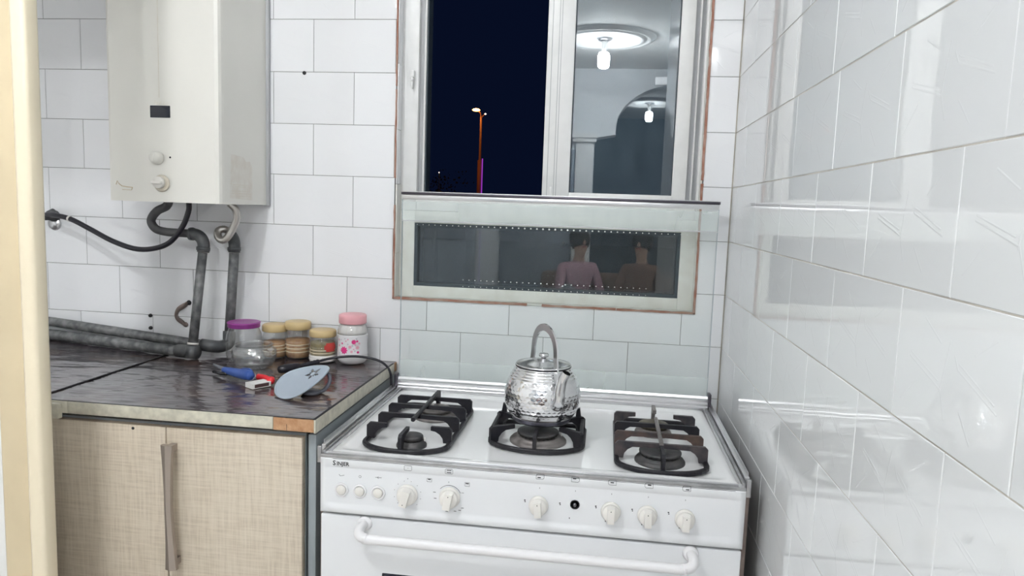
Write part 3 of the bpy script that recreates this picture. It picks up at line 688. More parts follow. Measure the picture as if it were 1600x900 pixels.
# knobs
def knob(x, z, ang, r=.0185):
    kb = B().lathe([(r*1.12, 0), (r*1.12, .004), (r*1.02, .007), (r, .008)], (x, SY0, z), 30, (0, -1, 0))
    ko = kb.make('knob', 'knob', t)
    b = B(); a_ = math.radians(ang); ux, uz = math.cos(a_), math.sin(a_)
    # grip wedge: truncated disc with a raised bar along (ux,uz)
    b.lathe([(r*.97, .006), (r*.95, .016), (r*.86, .019), (.0001, .0195)], (x, SY0, z), 28, (0, -1, 0))
    hw = r*.42; L_ = r*.93
    P = [(x+ux*s1-uz*s2, z+uz*s1+ux*s2) for s1, s2 in ((-L_, -hw), (L_, -hw), (L_*1.02, 0), (L_, hw), (-L_, hw), (-L_*1.02, 0))]
    P2 = [(x+(a-x)*.9, z+(c-z)*.9) for a, c in P]; n_ = 6
    vs = [(a, SY0-.015, c) for a, c in P]+[(a, SY0-.030, c) for a, c in P2]
    b.add(vs, [tuple(range(6, 12)), tuple(reversed(range(6)))]+[(i, (i+1) % n_, n_+(i+1) % n_, n_+i) for i in range(n_)])
    b.make('grip', 'knob', ko)
    B().lathe([(.0001, 0), (.0011, 0), (.0011, .0005), (.0001, .0006)], (x+ux*r*.6, SY0-.0298, z+uz*r*.6), 8, (0, -1, 0)).make('pointer_dot', 'ink', ko)
KX = [(-.746, .7415, 255, .0205), (-.653, .7435, 80, .0205), (-.462, .743, 95, .0185), (-.311, .7435, 90, .0185), (-.236, .7425, 92, .0185), (-.160, .741, 88, .0185)]
for k in KX: knob(*k)
k = B().lathe([(.0100, 0), (.0100, .0012), (.0085, .0016), (.0078, -.002)], (-.386, SY0, .7515), 26, (0, -1, 0)).make('bare_spindle_hole', 'ink', t, label='bare black socket where a knob is missing')
B().lathe([(.0035, -.001), (.0035, .006), (.0001, .0062)], (-.386, SY0, .7515), 12, (0, -1, 0)).make('spindle', 'inkgrey', k)
# printed marks
yp = SY0-.0002
t1 = text('brand_lettering', 'S', .0150, (-.9110, yp, .7985), 'ink', t, align='CENTER'); text('brand_lettering', 'INJER', .0118, (-.8915, yp, .7978), 'ink', t, xs=1.0)
mk = B()
def flat(x0, x1, z0, z1): mk.box(x0, x1, yp-.0002, SY0+.0004, z0, z1)
def rr(x, z, w_, h_, r, t_=.0006, corners=(1, 1, 1, 1)):
    P = []
    for (sx, sz, a0, on) in ((1, 1, 0, corners[0]), (-1, 1, 90, corners[1]), (-1, -1, 180, corners[2]), (1, -1, 270, corners[3])):
        q = r if on else .0003; P += arc(x+sx*(w_/2-q), z+sz*(h_/2-q), q, a0, a0+90, 4)
    mk.sweep([(a, yp, c) for a, c in P], [(-t_/2, -.0002), (t_/2, -.0002), (t_/2, .0002), (-t_/2, .0002)], closed=True, up=(0, 1, 0))
rr(-.746, .8005, .0165, .0105, .002); flat(-.7466, -.7454, .8, .801)
rr(-.656, .8005, .0165, .0105, .002); flat(-.661, -.651, .8022, .8038); flat(-.661, -.651, .7974, .799)
for x, dx, dz, cr in ((-.461, -.002, -.002, (0, 1, 0, 1)), (-.387, -.002, .0018, (1, 0, 0, 1)), (-.311, 0, 0, (0, 1, 1, 0)), (-.236, .001, .001, (0, 1, 1, 0)), (-.160, .002, -.002, (0, 1, 1, 0))):
    rr(x, .8055, .0165, .0105, .004, .0006, cr); flat(x+dx-.0035, x+dx+.0035, .8055+dz-.001, .8055+dz+.001)
for x in (-.461, -.386, -.311, -.236, -.161): flat(x-.0004, x+.0004, .7795, .7825)
for x in (-.491, -.417, -.342, -.267, -.193): mk.box(x-.002, x+.001, yp, SY0, .7505, .753); mk.box(x-.001, x+.0015, yp, SY0, .7475, .7495)
for x in (-.396, -.321, -.246, -.170): mk.box(x-.001, x+.0006, yp, SY0, .7195, .7225)
for a_ in range(-45, 226, 30):
    ca, sa = math.cos(math.radians(a_)), math.sin(math.radians(a_)); mk.box(-.746+ca*.030-.0006, -.746+ca*.030+.0006, yp, SY0, .742+sa*.030-.0006, .742+sa*.030+.0006)
flat(-.7464, -.7456, .7755, .7785); flat(-.6564, -.6556, .7755, .7785)
mk.sweep([(a, yp, c) for a, c in arc(-.654, .7435, .0265, 25, 140, 14)], [(-.0004, -.0002), (.0004, -.0002), (.0004, .0002), (-.0004, .0002)], up=(0, 1, 0))
flat(-.628, -.6225, .7555, .7562)
for x, z in ((-.686, .752), (-.684, .7385), (-.640, .7135), (-.630, .7165), (-.624, .722), (-.658, .7115)): mk.box(x-.0035, x+.002, yp, SY0, z-.0005, z+.0007)
rr(-.6985, .778, .0105, .0075, .001, .0004); flat(-.7015, -.6955, .7785, .7805); rr(-.616, .7755, .0105, .0085, .001, .0004); flat(-.6195, -.6125, .7762, .7782)
for x, z in ((-.894, .771), (-.8525, .775), (-.811, .775)):
    pass
mk.sweep([(a, yp, c) for a, c in arc(-.8525, .7725, .0026, 0, 360, 10)], [(-.0003, -.0001), (.0003, -.0001), (.0003, .0001), (-.0003, .0001)], up=(0, 1, 0))
mk.tube([(-.900, yp, .774), (-.897, yp, .7705), (-.893, yp, .7715), (-.888, yp, .773)], .0004, 5); mk.tube([(-.818, yp, .774), (-.804, yp, .774)], .0004, 5); mk.tube([(-.811, yp, .7765), (-.8135, yp, .774), (-.811, yp, .7715)], .0004, 5)
mk.make('panel_print', 'ink', t, kind='stuff')
# burners
def burner(x, y, rb, rc, m, mb=None):
    z = TR; o = B().lathe([(rb, 0), (rb, .004), (rb*.93, .009), (rb*.80, .012), (rb*.80, .0145), (rb*.72, .0145)], (x, y, z), 40).make('burner', mb or m, stv)
    def fr(i, n, h): return 1 if h > .021 else (1 if i % 2 else .93)
    B().lathe([(rc*.9, .0145), (rc*.92, .019), (rc, .020), (rc, .0245), (rc*.93, .0265), (rc*.3, .0272), (.0001, .0270)], (x, y, z), 48, fr=fr).make('burner_cap', m, o)
    B().lathe([(.0025, 0), (.0025, .020), (.0001, .021)], (x+rb*.80, y+rb*.25, z), 8).make('spark_plug', 'ceramic', o)
burner(-.770, -.550, .035, .0265, 'burner'); burner(-.770, -.315, .055, .042, 'burner_grey'); burner(-.487, -.445, .068, .050, 'burner', 'burner_grey')
burner(-.205, -.525, .056, .047, 'burner'); burner(-.207, -.315, .046, .037, 'burner_brown', 'burner_grey')
# rear hinge rail + glass lid
YL = -.066
b = B(); pr = [(YL-.020, .8165), (YL-.022, .822), (YL-.017, .826), (YL-.019, .831), (YL-.013, .835), (YL-.015, .842), (YL-.008, .846), (YL-.006, .852), (YL+.004, .853), (YL+.010, .848), (YL+.010, .8165)]
vs = []; n = len(pr)
for x in (SX0-.003, SX1+.0035):
    vs += [(x, y, z) for y, z in pr]
b.add(vs, [(j, (j+1) % n, n+(j+1) % n, n+j) for j in range(n)]+[tuple(range(n)), tuple(reversed(range(n, 2*n)))])
hg = b.make('hinge_rail', 'alu', t, label='ribbed aluminium hinge rail')
for x in (SX0-.004, SX1+.004): B().box(x-.004, x+.004, YL-.024, YL+.006, .815, .862, .001).make('hinge_bracket', 'alu_dark', t)
LX0, LX1, LZ0, LZ1 = -.9405, -.0445, .853, 1.392
lid = B().box(LX0, LX1, YL-.002, YL+.002, LZ0, LZ1).make('glass_lid', 'lidglass', t, label='clear glass lid standing upright')
B().box(LX0+.0005, LX1-.0005, YL-.0030, YL-.0022, 1.318, 1.372).make('frosted_band', 'lidband', lid); B().box(LX0+.0005, LX1-.0005, YL-.0030, YL-.0022, .853, .905).make('frosted_band', 'lidband', lid)
B().box(LX0-.001, LX1+.001, YL-.005, YL+.005, 1.378, 1.392, .001).make('top_rail', 'alu', lid, label='shiny aluminium rail along the lid top')
B().box(LX0-.003, LX1+.003, YL-.008, YL+.006, 1.392, 1.3985, .001).make('top_rail', 'alu_dark', lid); B().box(LX0-.005, LX1+.005, YL-.004, YL+.008, 1.3985, 1.4015, .0006).make('top_rail', 'alu', lid)
B().box(LX0, LX1, YL-.0035, YL-.0021, 1.3145, 1.3175).make('band_edge', 'alu', lid)
for x in (LX0-.001, LX1-.0005): B().box(x, x+.0018, YL-.0028, YL+.0028, .853, 1.38).make('glass_edge', 'spacer', lid)
b = B()
def dot(x, z, r): b.lathe([(.0001, 0), (r, 0), (r, .0003), (.0001, .0004)], (x, YL-.0021, z), 8, (0, -1, 0))
for row, (z, rm) in enumerate(((1.306, .0028), (1.150, .0020), (1.131, .0016), (1.117, .0012))):
    for i in range(-23, 24): 
        x = -.4925+i*.0175; k = 1-abs(i)/26.; 
        if row == 0: dot(x, z, rm*(.35+.65*k))
        elif abs(i) < 16: dot(x, z, rm*(.35+.65*k))
b.make('printed_dots', 'white_dot', lid, kind='stuff')

# ================================================================== PAN SUPPORTS
GT = .855
def finger(b, x, y, xe, ye, h=GT, th=.009):
    """rises from the ring at (x,y) and reaches in to (xe,ye)"""
    dx, dy = xe-x, ye-y; L_ = math.hypot(dx, dy); ux, uy = dx/L_, dy/L_
    z0 = .818
    P = [(x, y, z0), (x+ux*.001, y+uy*.001, h-.014)]
    # solid side profile: a web with a curved inner edge
    pr = [(-.004, z0), (-.004, h-.006), (.002, h), (L_, h), (L_, h-.009), (.034, h-.011), (.024, h-.017), (.017, h-.026), (.015, z0)]
    pr = [(min(a, L_), z) for a, z in pr]
    nx, ny = -uy*th/2, ux*th/2; n = len(pr)
    vs = [(x+ux*a+nx, y+uy*a+ny, z) for a, z in pr]+[(x+ux*a-nx, y+uy*a-ny, z) for a, z in pr]
    b.add(vs, [tuple(range(n)), tuple(reversed(range(n, 2*n)))]+[(i, n+i, n+(i+1) % n, (i+1) % n) for i in range(n)])
def ringpath(x0, x1, yf, yb, zz=.8195):
    r = (x1-x0)/2; cx = (x0+x1)/2; f = .62
    P = [(cx+r*math.cos(math.radians(a)), yf+r*f+r*f*math.sin(math.radians(a)), zz) for a in range(180, 361, 12)]
    P += [(x1, yb-.03, zz), (x1-.006, yb-.008, zz), (x1-.03, yb, zz), (x0+.03, yb, zz), (x0+.006, yb-.008, zz), (x0, yb-.03, zz)]
    return P
def grate(name, label, x0, x1, yf, yb, rows, m='iron', extra=None):
    t = thing('pan_support', label, 'pan support', ((x0+x1)/2, (yf+yb)/2, .812), 'cast iron pan supports on the stove')
    B().bar(ringpath(x0, x1, yf, yb, .818), .011, .011, closed=True).make('base_ring', m, t)
    cx = (x0+x1)/2
    for y, reach, mm in rows:
        if reach is None:
            b = B(); finger(b, x0, y, cx+.004, y); finger(b, x1, y, cx-.004, y); b.make('cross_bar', mm, t)
        else:
            for xx, s in ((x0, 1), (x1, -1)): b = B(); finger(b, xx, y, xx+s*reach, y, th=.010); b.make('finger', mm, t)
    if extra: extra(t, cx)
    return t
def gl(t, cx):
    b = B(); finger(b, cx, -.612, cx, -.548, th=.008); b.make('finger', 'iron', t)
    b = B(); finger(b, cx, -.235, cx, -.36, h=.862, th=.0085); b.make('finger', 'iron', t)
    B().bar([(cx, -.32, .858), (cx, -.505, .858)], .010, .010).make('centre_bar', 'iron', t)
grate('l', 'black cast iron pan support over the two left burners', -.877, -.683, -.618, -.238, [(-.535, .045, 'iron'), (-.450, None, 'iron'), (-.365, None, 'iron'), (-.283, None, 'iron')], extra=gl)
def gr(t, cx):
    b = B(); finger(b, cx, -.612, cx, -.55, th=.008); b.make('finger', 'iron', t)
    b = B(); finger(b, cx, -.245, cx, -.30, h=.864, th=.0085); b.make('finger', 'burner_grey', t)
    B().bar([(cx, -.345, .856), (cx, -.545, .856)], .009, .009).make('centre_bar', 'burner_grey', t)
grate('r', 'black cast iron pan support with rusty bars over the two right burners', -.302, -.107, -.622, -.240, [(-.537, None, 'iron_worn'), (-.460, None, 'iron_rust'), (-.385, None, 'iron'), (-.298, .05, 'iron_worn')], extra=gr)
def gc(t, cx):
    for (x, y, xe, ye) in ((-.487, -.543, -.487, -.49), (-.487, -.335, -.487, -.385)):
        b = B(); finger(b, x, y, xe, ye, th=.008); b.make('finger', 'iron', t)
    for s in (-1, 1):
        for yy, ye in ((-.50, -.47), (-.365, -.40)):
            b = B(); x = cx+s*.104; finger(b, x, yy, cx+s*.055, ye, th=.012); b.make('finger', 'iron', t)
        B().bar([(cx+s*.104, -.50, .846), (cx+s*.104, -.365, .846)], .010, .010).make('side_bar', 'iron', t)
        b = B(); b.prism([(0, 0), (.014, 0), (.012, .022), (.004, .026)], -.005, .005, 'y')
        b.v = [(cx+s*(.100-q[0]), q[1]-.365, q[2]+.850) for q in b.v]; b.make('corner_lug', 'iron', t)
grate('c', 'black cast iron pan support under the kettle at the middle burner', -.597, -.379, -.548, -.330, [], extra=gc)

# ================================================================== KETTLE
KC = Vector((-.4825, -.425, .8560))
t = thing('kettle', 'hammered aluminium kettle with an arched handle on the middle burner', 'kettle', KC)
prof = [(.0001, 0), (.050, .0), (.066, .002), (.071, .006), (.0725, .012)]
B().lathe(prof+[(.073, .016)], KC, 64).make('base_band', 'kettle_base', t, label='darkened base')
# body outline
bo = [(.073, .014), (.078, .019), (.0850, .030), (.0905, .045), (.0925, .062), (.0915, .078), (.0875, .094), (.0810, .108), (.0740, .119), (.0675, .128), (.0640, .134)]
def interp(z):
    for (r0, z0), (r1, z1) in zip(bo, bo[1:]):
        if z0 <= z <= z1:
            # catmull-ish smoothing by cosine of linear
            return r0+(r1-r0)*(z-z0)/(z1-z0)
    return bo[-1][0]
NT, NZ = 288, 150; vs = []; fs = []
rs_ = [interp(.014+(.120)*j/NZ) for j in range(NZ+1)]
for _ in range(6): rs_ = [rs_[0]]+[(rs_[i-1]+rs_[i]*2+rs_[i+1])/4 for i in range(1, NZ)]+[rs_[-1]]
rows_ = 11; nd = 44
for j in range(NZ+1):
    z = .014+.120*j/NZ; r = rs_[j]
    u = (z-.022)/.0085
    for i in range(NT):
        th = 2*PI*i/NT; dent = 0
        if .020 < z < .108:
            best = 9; rw = math.floor(u)
            for q in (rw-1, rw, rw+1, rw+2):
                off = .5*(q % 2); v_ = th/(2*PI)*nd; c0 = round(v_-off)+off
                dd = ((v_-c0)*2*PI*r/nd/.0092)**2+((u-q)*.0085/.0080)**2
                # jitter per dent
                best = min(best, dd)
            dent = -.00095*max(0, 1-best*1.15)
            fade = min(1, (z-.020)/.004, (.108-z)/.004); dent *= fade
        if z > .108: dent = .0006*math.sin((z-.108)/.0062*2*PI)
        vs.append(KC+Vector((math.cos(th)*(r+dent), math.sin(th)*(r+dent), z)))
for j in range(NZ):
    for i in range(NT): fs.append((j*NT+i, j*NT+(i+1) % NT, (j+1)*NT+(i+1) % NT, (j+1)*NT+i))
b = B(); b.add(vs, fs, True); b.make('body', 'kettle', t, fix=False)
ld = B().lathe([(.0640, .132), (.0665, .134), (.0670, .138), (.0650, .1405), (.0600, .1400), (.050, .1425), (.036, .147), (.020, .1505), (.0001, .1515)], KC, 56).make('kettle_lid', 'kettle_plain', t)
B().lathe([(.0662, .133), (.0672, .1345), (.0672, .1365), (.0662, .138)], KC, 56).make('lid_seam', 'ink', ld)
B().lathe([(.006, .150), (.006, .155), (.0115, .157), (.0125, .161), (.0095, .1645), (.0001, .165)], KC, 24).make('lid_knob', 'kettle_plain', ld)
sd = Vector((.52, -.854, 0)).normalized(); sp = Vector((-sd.y, sd.x, 0))
# spout
sd2 = Vector((.44, -.90, 0)).normalized()
P = [KC+sd2*.080+Vector((0, 0, .062)), KC+sd2*.095+Vector((0, 0, .063)), KC+sd2*.106+Vector((0, 0, .078)), KC+sd2*.108+Vector((0, 0, .100)), KC+sd2*.111+sp*.004+Vector((0, 0, .124)), KC+sd2*.119+sp*.010+Vector((0, 0, .143))]
P = smooth_path(P, 5); n = len(P); sc = [1.75-.80*(i/(n-1))**.5 for i in range(n)]
b = B(); b.tube(P, .0105, 20, scale=sc, up=tuple(sp), cap=False); b.make('spout', 'kettle_plain', t)
# handle arch of channel-section strap
Hh = []; rad = .060
for i in range(25):
    a_ = PI*i/24; Hh.append(KC+sd*(rad*math.cos(a_)*(1 if True else 1))+Vector((0, 0, .160+.067*math.sin(a_)**.85)))
Hh = [KC+sd*.0665+Vector((0, 0, .125))]+Hh+[KC-sd*.0665+Vector((0, 0, .125))]
b = B(); b.sweep(Hh, [(-.0085, -.0008), (-.0085, .0035), (-.0065, .0008), (.0065, .0008), (.0085, .0035), (.0085, -.0008)], up=tuple(sd*0+Vector((0, 0, 1))) if False else tuple(sp), smooth=False)
hd = b.make('handle', 'kettle_plain', t)
for s in (1, -1):
    b = B()
    c0 = KC+sd*s*.0705+Vector((0, 0, .118))
    ax = sd*s
    pl_ = [(-.009, .012), (.009, .012), (.011, -.012), (.007, -.022), (-.007, -.022), (-.011, -.012)]
    vs = [c0+sp*a+Vector((0, 0, c))+ax*(.001 if c > 0 else .0085+(-c-.012)*.35) for a, c in pl_]+[c0+sp*a+Vector((0, 0, c))+ax*(.0025 if c > 0 else .010+(-c-.012)*.35) for a, c in pl_]
    b.add(vs, [tuple(range(6)), tuple(reversed(range(6, 12)))]+[(i, (i+1) % 6, 6+(i+1) % 6, 6+i) for i in range(6)])
    b.lathe([(.0045, 0), (.004, .002), (.0001, .003)], c0+ax*.002+Vector((0, 0, .004)), 12, tuple(ax)); b.lathe([(.003, 0), (.0026, .0015), (.0001, .002)], c0+ax*.011+Vector((0, 0, -.014)), 10, tuple(ax))
    b.make('handle_lug', 'kettle_plain', t)

# ================================================================== WATER HEATER
HX0, HX1, HY, HZ = -1.712, -1.385, -.280, 1.346
t = thing('water_heater', 'ivory gas water heater box hanging on the tiled wall', 'water heater', (-1.55, -.01, HZ))
pf = [(HX0, -.016), (HX0, HY+.010), (HX0+.003, HY+.003), (HX0+.010, HY)]+[(HX1-.014, HY), (HX1-.005, HY+.003), (HX1-.001, HY+.011), (HX1, HY+.022), (HX1, -.016)]
b = B(); n = len(pf); b.add([(x, y, HZ) for x, y in pf]+[(x, y, 2.14) for x, y in pf], [(i, (i+1) % n, n+(i+1) % n, n+i) for i in range(n)]+[tuple(reversed(range(n))), tuple(range(n, 2*n))])
cv = b.make('front_cover', 'heater', t)
B().box(HX0-.004, HX1+.009, -.016, -.004, HZ-.002, 2.15, .001).make('back_plate', 'frame_grey', t)
B().lathe([(.055, 0), (.055, .42)], (-1.55, -.13, 2.14), 28).make('flue_pipe', 'alu', t)
B().box(HX1-.012, HX1+.0005, -.04, -.016, HZ-.0005, HZ+.012).make('corner_notch', 'heater', t)
dw = B().box(-1.5845, -1.5265, HY-.0018, HY+.002, 1.572, 1.604, .0015).make('viewing_window', 'screen', cv, label='small black viewing window')
b = B(); b.lathe([(.0175, 0), (.0175, .004), (.0165, .014), (.013, .021), (.0001, .022)], (-1.5645, HY, 1.4645), 28, (0, -1, 0)); o = b.make('dial', 'heater', cv)
B().box(-1.5665, -1.5625, HY-.0235, HY-.018, 1.453, 1.476, .001).make('dial_ridge', 'heater', o)
b = B(); b.lathe([(.0225, 0), (.0235, .003), (.021, .006), (.0165, .006)], (-1.5535, HY, 1.397), 32, (0, -1, 0)); o = b.make('dial_ring', 'heater_stain', cv)
b = B(); b.lathe([(.0158, .002), (.0158, .016), (.0145, .019), (.0001, .0195)], (-1.556, HY, 1.3985), 28, (0, -1, 0)); b.box(-1.571, -1.541, HY-.026, HY-.018, 1.3945, 1.4025, .0015); b.make('dial', 'knob', o)
B().lathe([(.0001, 0), (.0026, 0), (.0026, .0006), (.0001, .0008)], (-1.529, HY, 1.467), 12, (0, -1, 0)).make('pilot_hole', 'ink', cv)
b = B(); sp_ = [(-1.690, 1.390), (-1.686, 1.400), (-1.681, 1.392), (-1.672, 1.386), (-1.655, 1.384), (-1.641, 1.383), (-1.644, 1.377)]
b.tube([(x, HY-.0002, z) for x, z in sp_], .0011, 6); b.tube([(-1.672, HY-.0002, 1.3765), (-1.644, HY-.0002, 1.3755)], .0006, 5); b.make('rust_scribble', 'rustmark', cv)
b = B(); b.prism([(-.232, 1.363), (-.103, 1.358), (-.104, 1.455), (-.118, 1.470), (-.140, 1.468), (-.155, 1.480), (-.222, 1.4845)], HX1+.0002, HX1+.0006, 'x')
rp = b.make('sticker_residue', 'residue', cv, label='brownish peeled sticker patch')
b = B()
for k, (z, y0, y1) in enumerate(((1.4, -.215, -.13), (1.395, -.205, -.14), (1.383, -.224, -.115), (1.376, -.224, -.112), (1.369, -.226, -.112))): b.box(HX1+.0005, HX1+.0009, y0, y1, z, z+.001)
b.make('faded_print', 'heater_stain', rp)
B().box(-1.5585, -1.5575, HY-.0003, HY+.0005, 1.625, 2.1).make('drip_stain', 'heater_stain', cv)
b = B()
for i in range(9): x = -1.57+i*.004; b.tube([(x, HY-.0002, 1.606), (x+random.uniform(-.003, .003), HY-.0002, 1.611+random.uniform(0, .008))], .0004, 4)
b.make('soot_mark', 'heater_stain', cv)

# ================================================================== PIPES AND HOSES
def elbow(b, pts, r=.0165): b.tube(smooth_path(pts, 5), r, 14)
ga = thing('galvanised_pipe', 'weathered grey pipe leaning up to the heater from the lower wall run', 'pipe', (-1.60, -.06, .90))
B().tube([(-2.6, -.022, .9035), (-2.16, -.022, .9035), (-2.10, -.028, .9035), (-1.585, -.150, .9035)], .0165, 14).make('pipe_length', 'galv', ga); B().tube([(-1.546, -.158, .925), (-1.537, -.112, 1.205)], .0135, 14).make('pipe_length', 'galv', ga)
b = B(); b.lathe([(.0205, -.018), (.0205, .016), (.018, .020)], (-1.547, -.160, .906), 16, (.03, .16, 1)); b.tube([(-1.60, -.147, .9055), (-1.530, -.164, .9055)], .0195, 14); b.make('tee_fitting', 'fitting', ga)
b = B(); elbow(b, [(-1.5365, -.112, 1.200), (-1.536, -.110, 1.225), (-1.544, -.110, 1.243), (-1.560, -.110, 1.252), (-1.578, -.110, 1.254)], .0175); b.lathe([(.0195, 0), (.0195, .010)], (-1.537, -.1115, 1.205), 14, (.03, .16, 1)); b.lathe([(.0195, 0), (.0195, .010)], (-1.568, -.110, 1.253), 14, (-1, 0, 0)); b.make('elbow', 'fitting', ga)
b = B(); b.lathe([(.0148, 0), (.0148, .005)], (-1.537, -.1125, 1.1985), 14, (.03, .16, 1)); b.make('thread_tape', 'tape', ga); b = B(); b.lathe([(.016, 0), (.016, .006)], (-1.546, -.157, .928), 14, (.03, .16, 1)); b.make('thread_tape', 'tape', ga)
gb = thing('galvanised_pipe', 'grey pipe rising straight behind the purple-lidded jar, fed by the upper wall run', 'pipe', (-1.48, -.05, .90))
B().tube([(-2.6, -.018, .9455), (-2.16, -.018, .9455), (-2.11, -.019, .9435), (-1.545, -.106, .918)], .0150, 14).make('pipe_length', 'galv', gb); B().tube([(-1.487, -.055, .945), (-1.466, -.06, 1.205)], .0145, 14).make('pipe_length', 'galv', gb)
b = B(); elbow(b, [(-1.550, -.1055, .918), (-1.520, -.102, .915), (-1.498, -.085, .912), (-1.487, -.062, .920), (-1.487, -.055, .955)], .0185); b.make('elbow', 'fitting', gb)
b = B(); elbow(b, [(-1.466, -.06, 1.200), (-1.4655, -.06, 1.228), (-1.470, -.066, 1.248), (-1.484, -.075, 1.258)], .0175); b.lathe([(.0195, 0), (.0195, .010)], (-1.466, -.06, 1.205), 14); b.make('elbow', 'fitting', gb)
B().lathe([(.0155, 0), (.0155, .005)], (-1.4665, -.06, 1.199), 14).make('thread_tape', 'tape', gb)
o = B().tube(smooth_path([(-1.638, -.12, 1.348), (-1.652, -.112, 1.332), (-1.684, -.11, 1.316), (-1.703, -.11, 1.288), (-1.688, -.11, 1.264), (-1.655, -.11, 1.256), (-1.61, -.110, 1.2545), (-1.570, -.110, 1.2535)]), .0125, 14).make('rubber_hose', 'greyhose', None, at=(-1.66, -.08, 1.25))
o['label'] = 'thick grey rubber hose looping from the heater to the left pipe elbow'; o['category'] = 'hose'
t = thing('steel_hose', 'silvery corrugated hose hooked from the heater to the right pipe elbow', 'hose', (-1.46, -.09, 1.24))
P = smooth_path([(-1.452, -.11, 1.348), (-1.440, -.10, 1.330), (-1.438, -.095, 1.305), (-1.450, -.095, 1.275), (-1.463, -.10, 1.250), (-1.477, -.104, 1.238), (-1.494, -.10, 1.245), (-1.500, -.092, 1.263), (-1.488, -.082, 1.270), (-1.474, -.070, 1.262)], 10)
b = B(); b.tube(P, .0105, 12, scale=[1+.09*(i % 2) for i in range(len(P))]); b.make('corrugated_tube', 'braid', t)
cb = thing('supply_cable', 'black rubber cable hanging in a curve from the heater to the wall at left', 'cable', (-1.8, -.08, 1.2))
B().tube(smooth_path([(-1.556, -.150, 1.345), (-1.563, -.142, 1.32), (-1.584, -.139, 1.275), (-1.628, -.134, 1.227), (-1.688, -.126, 1.205), (-1.757, -.115, 1.202), (-1.838, -.103, 1.222), (-1.915, -.09, 1.252), (-1.99, -.08, 1.281), (-2.055, -.065, 1.291), (-2.10, -.045, 1.292)]), .0078, 12).make('cable', 'rubber', cb)
B().lathe([(.0092, 0), (.0092, .006)], (-1.993, -.08, 1.282), 12, (-1, .2, .15)).make('white_tie', 'tape', cb)
tp = thing('wall_tap', 'small dark tap fitting on the wall at the end of the black cable', 'tap', (-2.10, -.01, 1.28))
b = B(); b.lathe([(.020, 0), (.020, .006), (.012, .010), (.012, .045), (.0001, .046)], (-2.11, -.001, 1.285), 18, (0, -1, 0)); b.lathe([(.010, 0), (.013, .012), (.009, .03), (.0001, .034)], (-2.11, -.032, 1.285), 12, (.5, 0, .4)); b.make('tap_body', 'fitting', tp)
b = B(); b.lathe([(.022, 0), (.020, .006), (.0001, .008)], (-2.11, -.001, 1.262), 16, (0, -1, 0)); b.make('flange', 'alu', tp)
t = thing('pipe_clamp', 'brown hook-shaped pipe clamp screwed to the wall left of the leaning pipe', 'clamp', (-1.67, -.003, .99))
b = B(); b.sweep(smooth_path([(-1.653, -.006, 1.028), (-1.662, -.010, 1.020), (-1.675, -.022, 1.008), (-1.680, -.026, .992), (-1.678, -.022, .978), (-1.671, -.010, .966), (-1.664, -.006, .958)]), [(-.008, -.0015), (.008, -.0015), (.008, .0015), (-.008, .0015)], up=(1, 0, .3), smooth=True); b.make('strap', 'bronze', t)
b = B(); b.lathe([(.0085, 0), (.007, .004), (.0001, .006)], (-1.652, -.001, 1.028), 12, (0, -1, 0)); b.make('bolt_head', 'ink', t)
b = B(); b.lathe([(.0085, 0), (.007, .004), (.0001, .006)], (-1.664, -.001, .957), 12, (0, -1, 0)); b.make('bolt_head', 'bronze', t)
for z, lab in ((.980, 'upper black screw in the wall left of the brown clamp'), (.940, 'lower black screw in the wall left of the brown clamp')):
    o = B().lathe([(.0062, 0), (.005, .006), (.0001, .008)], (-1.784, -.001, z), 12, (0, -1, 0)).make('screw', 'ink', None, at=(-1.784, -.001, z)); o['label'] = lab; o['category'] = 'screw'; o['group'] = 'screws in the wall above the pipes'

# ================================================================== JARS ON THE WORKTOP
Z = .8855
def shell_prof(outer, t_=.0018):
    return outer
def ribs(k, a): return lambda i, n, h: 1+a*(math.cos(2*PI*i*k/n))
# back jar with purple lid
t = thing('purple_lid_jar', 'large clear empty jar with a purple lid, in front of the straight pipe', 'jar', (-1.402, -.125, Z))
c = (-1.402, -.125, Z)
B().lathe([(.0001, .001), (.041, .001), (.048, .006), (.051, .018), (.0520, .040), (.0515, .060), (.049, .080), (.044, .093), (.0415, .099), (.0415, .107)], c, 48).make('jar_body', 'jar', t)
B().lathe([(.0450, .099), (.0460, .101), (.0460, .109), (.0475, .111), (.0475, .114), (.045, .1155), (.040, .1145), (.0001, .1145)], c, 48).make('lid', 'purple', t)
# squat jar in front
t = thing('squat_jar', 'squat clear jar without a lid, in front of the purple-lidded jar', 'jar', (-1.325, -.213, Z))
c = (-1.325, -.213, Z)
oct_ = lambda i, n, h: 1+.012*math.cos(2*PI*i*10/n)
B().lathe([(.0001, .002), (.040, .002), (.048, .006), (.055, .018), (.0600, .030), (.0615, .042), (.0600, .052), (.055, .058), (.0505, .0615), (.0505, .066), (.0525, .068), (.0505, .070), (.0475, .0695), (.0475, .062), (.053, .056), (.058, .050), (.0595, .042), (.058, .031), (.053, .020), (.046, .009), (.0001, .006)], c, 60, fr=oct_).make('jar_body', 'jar', t)
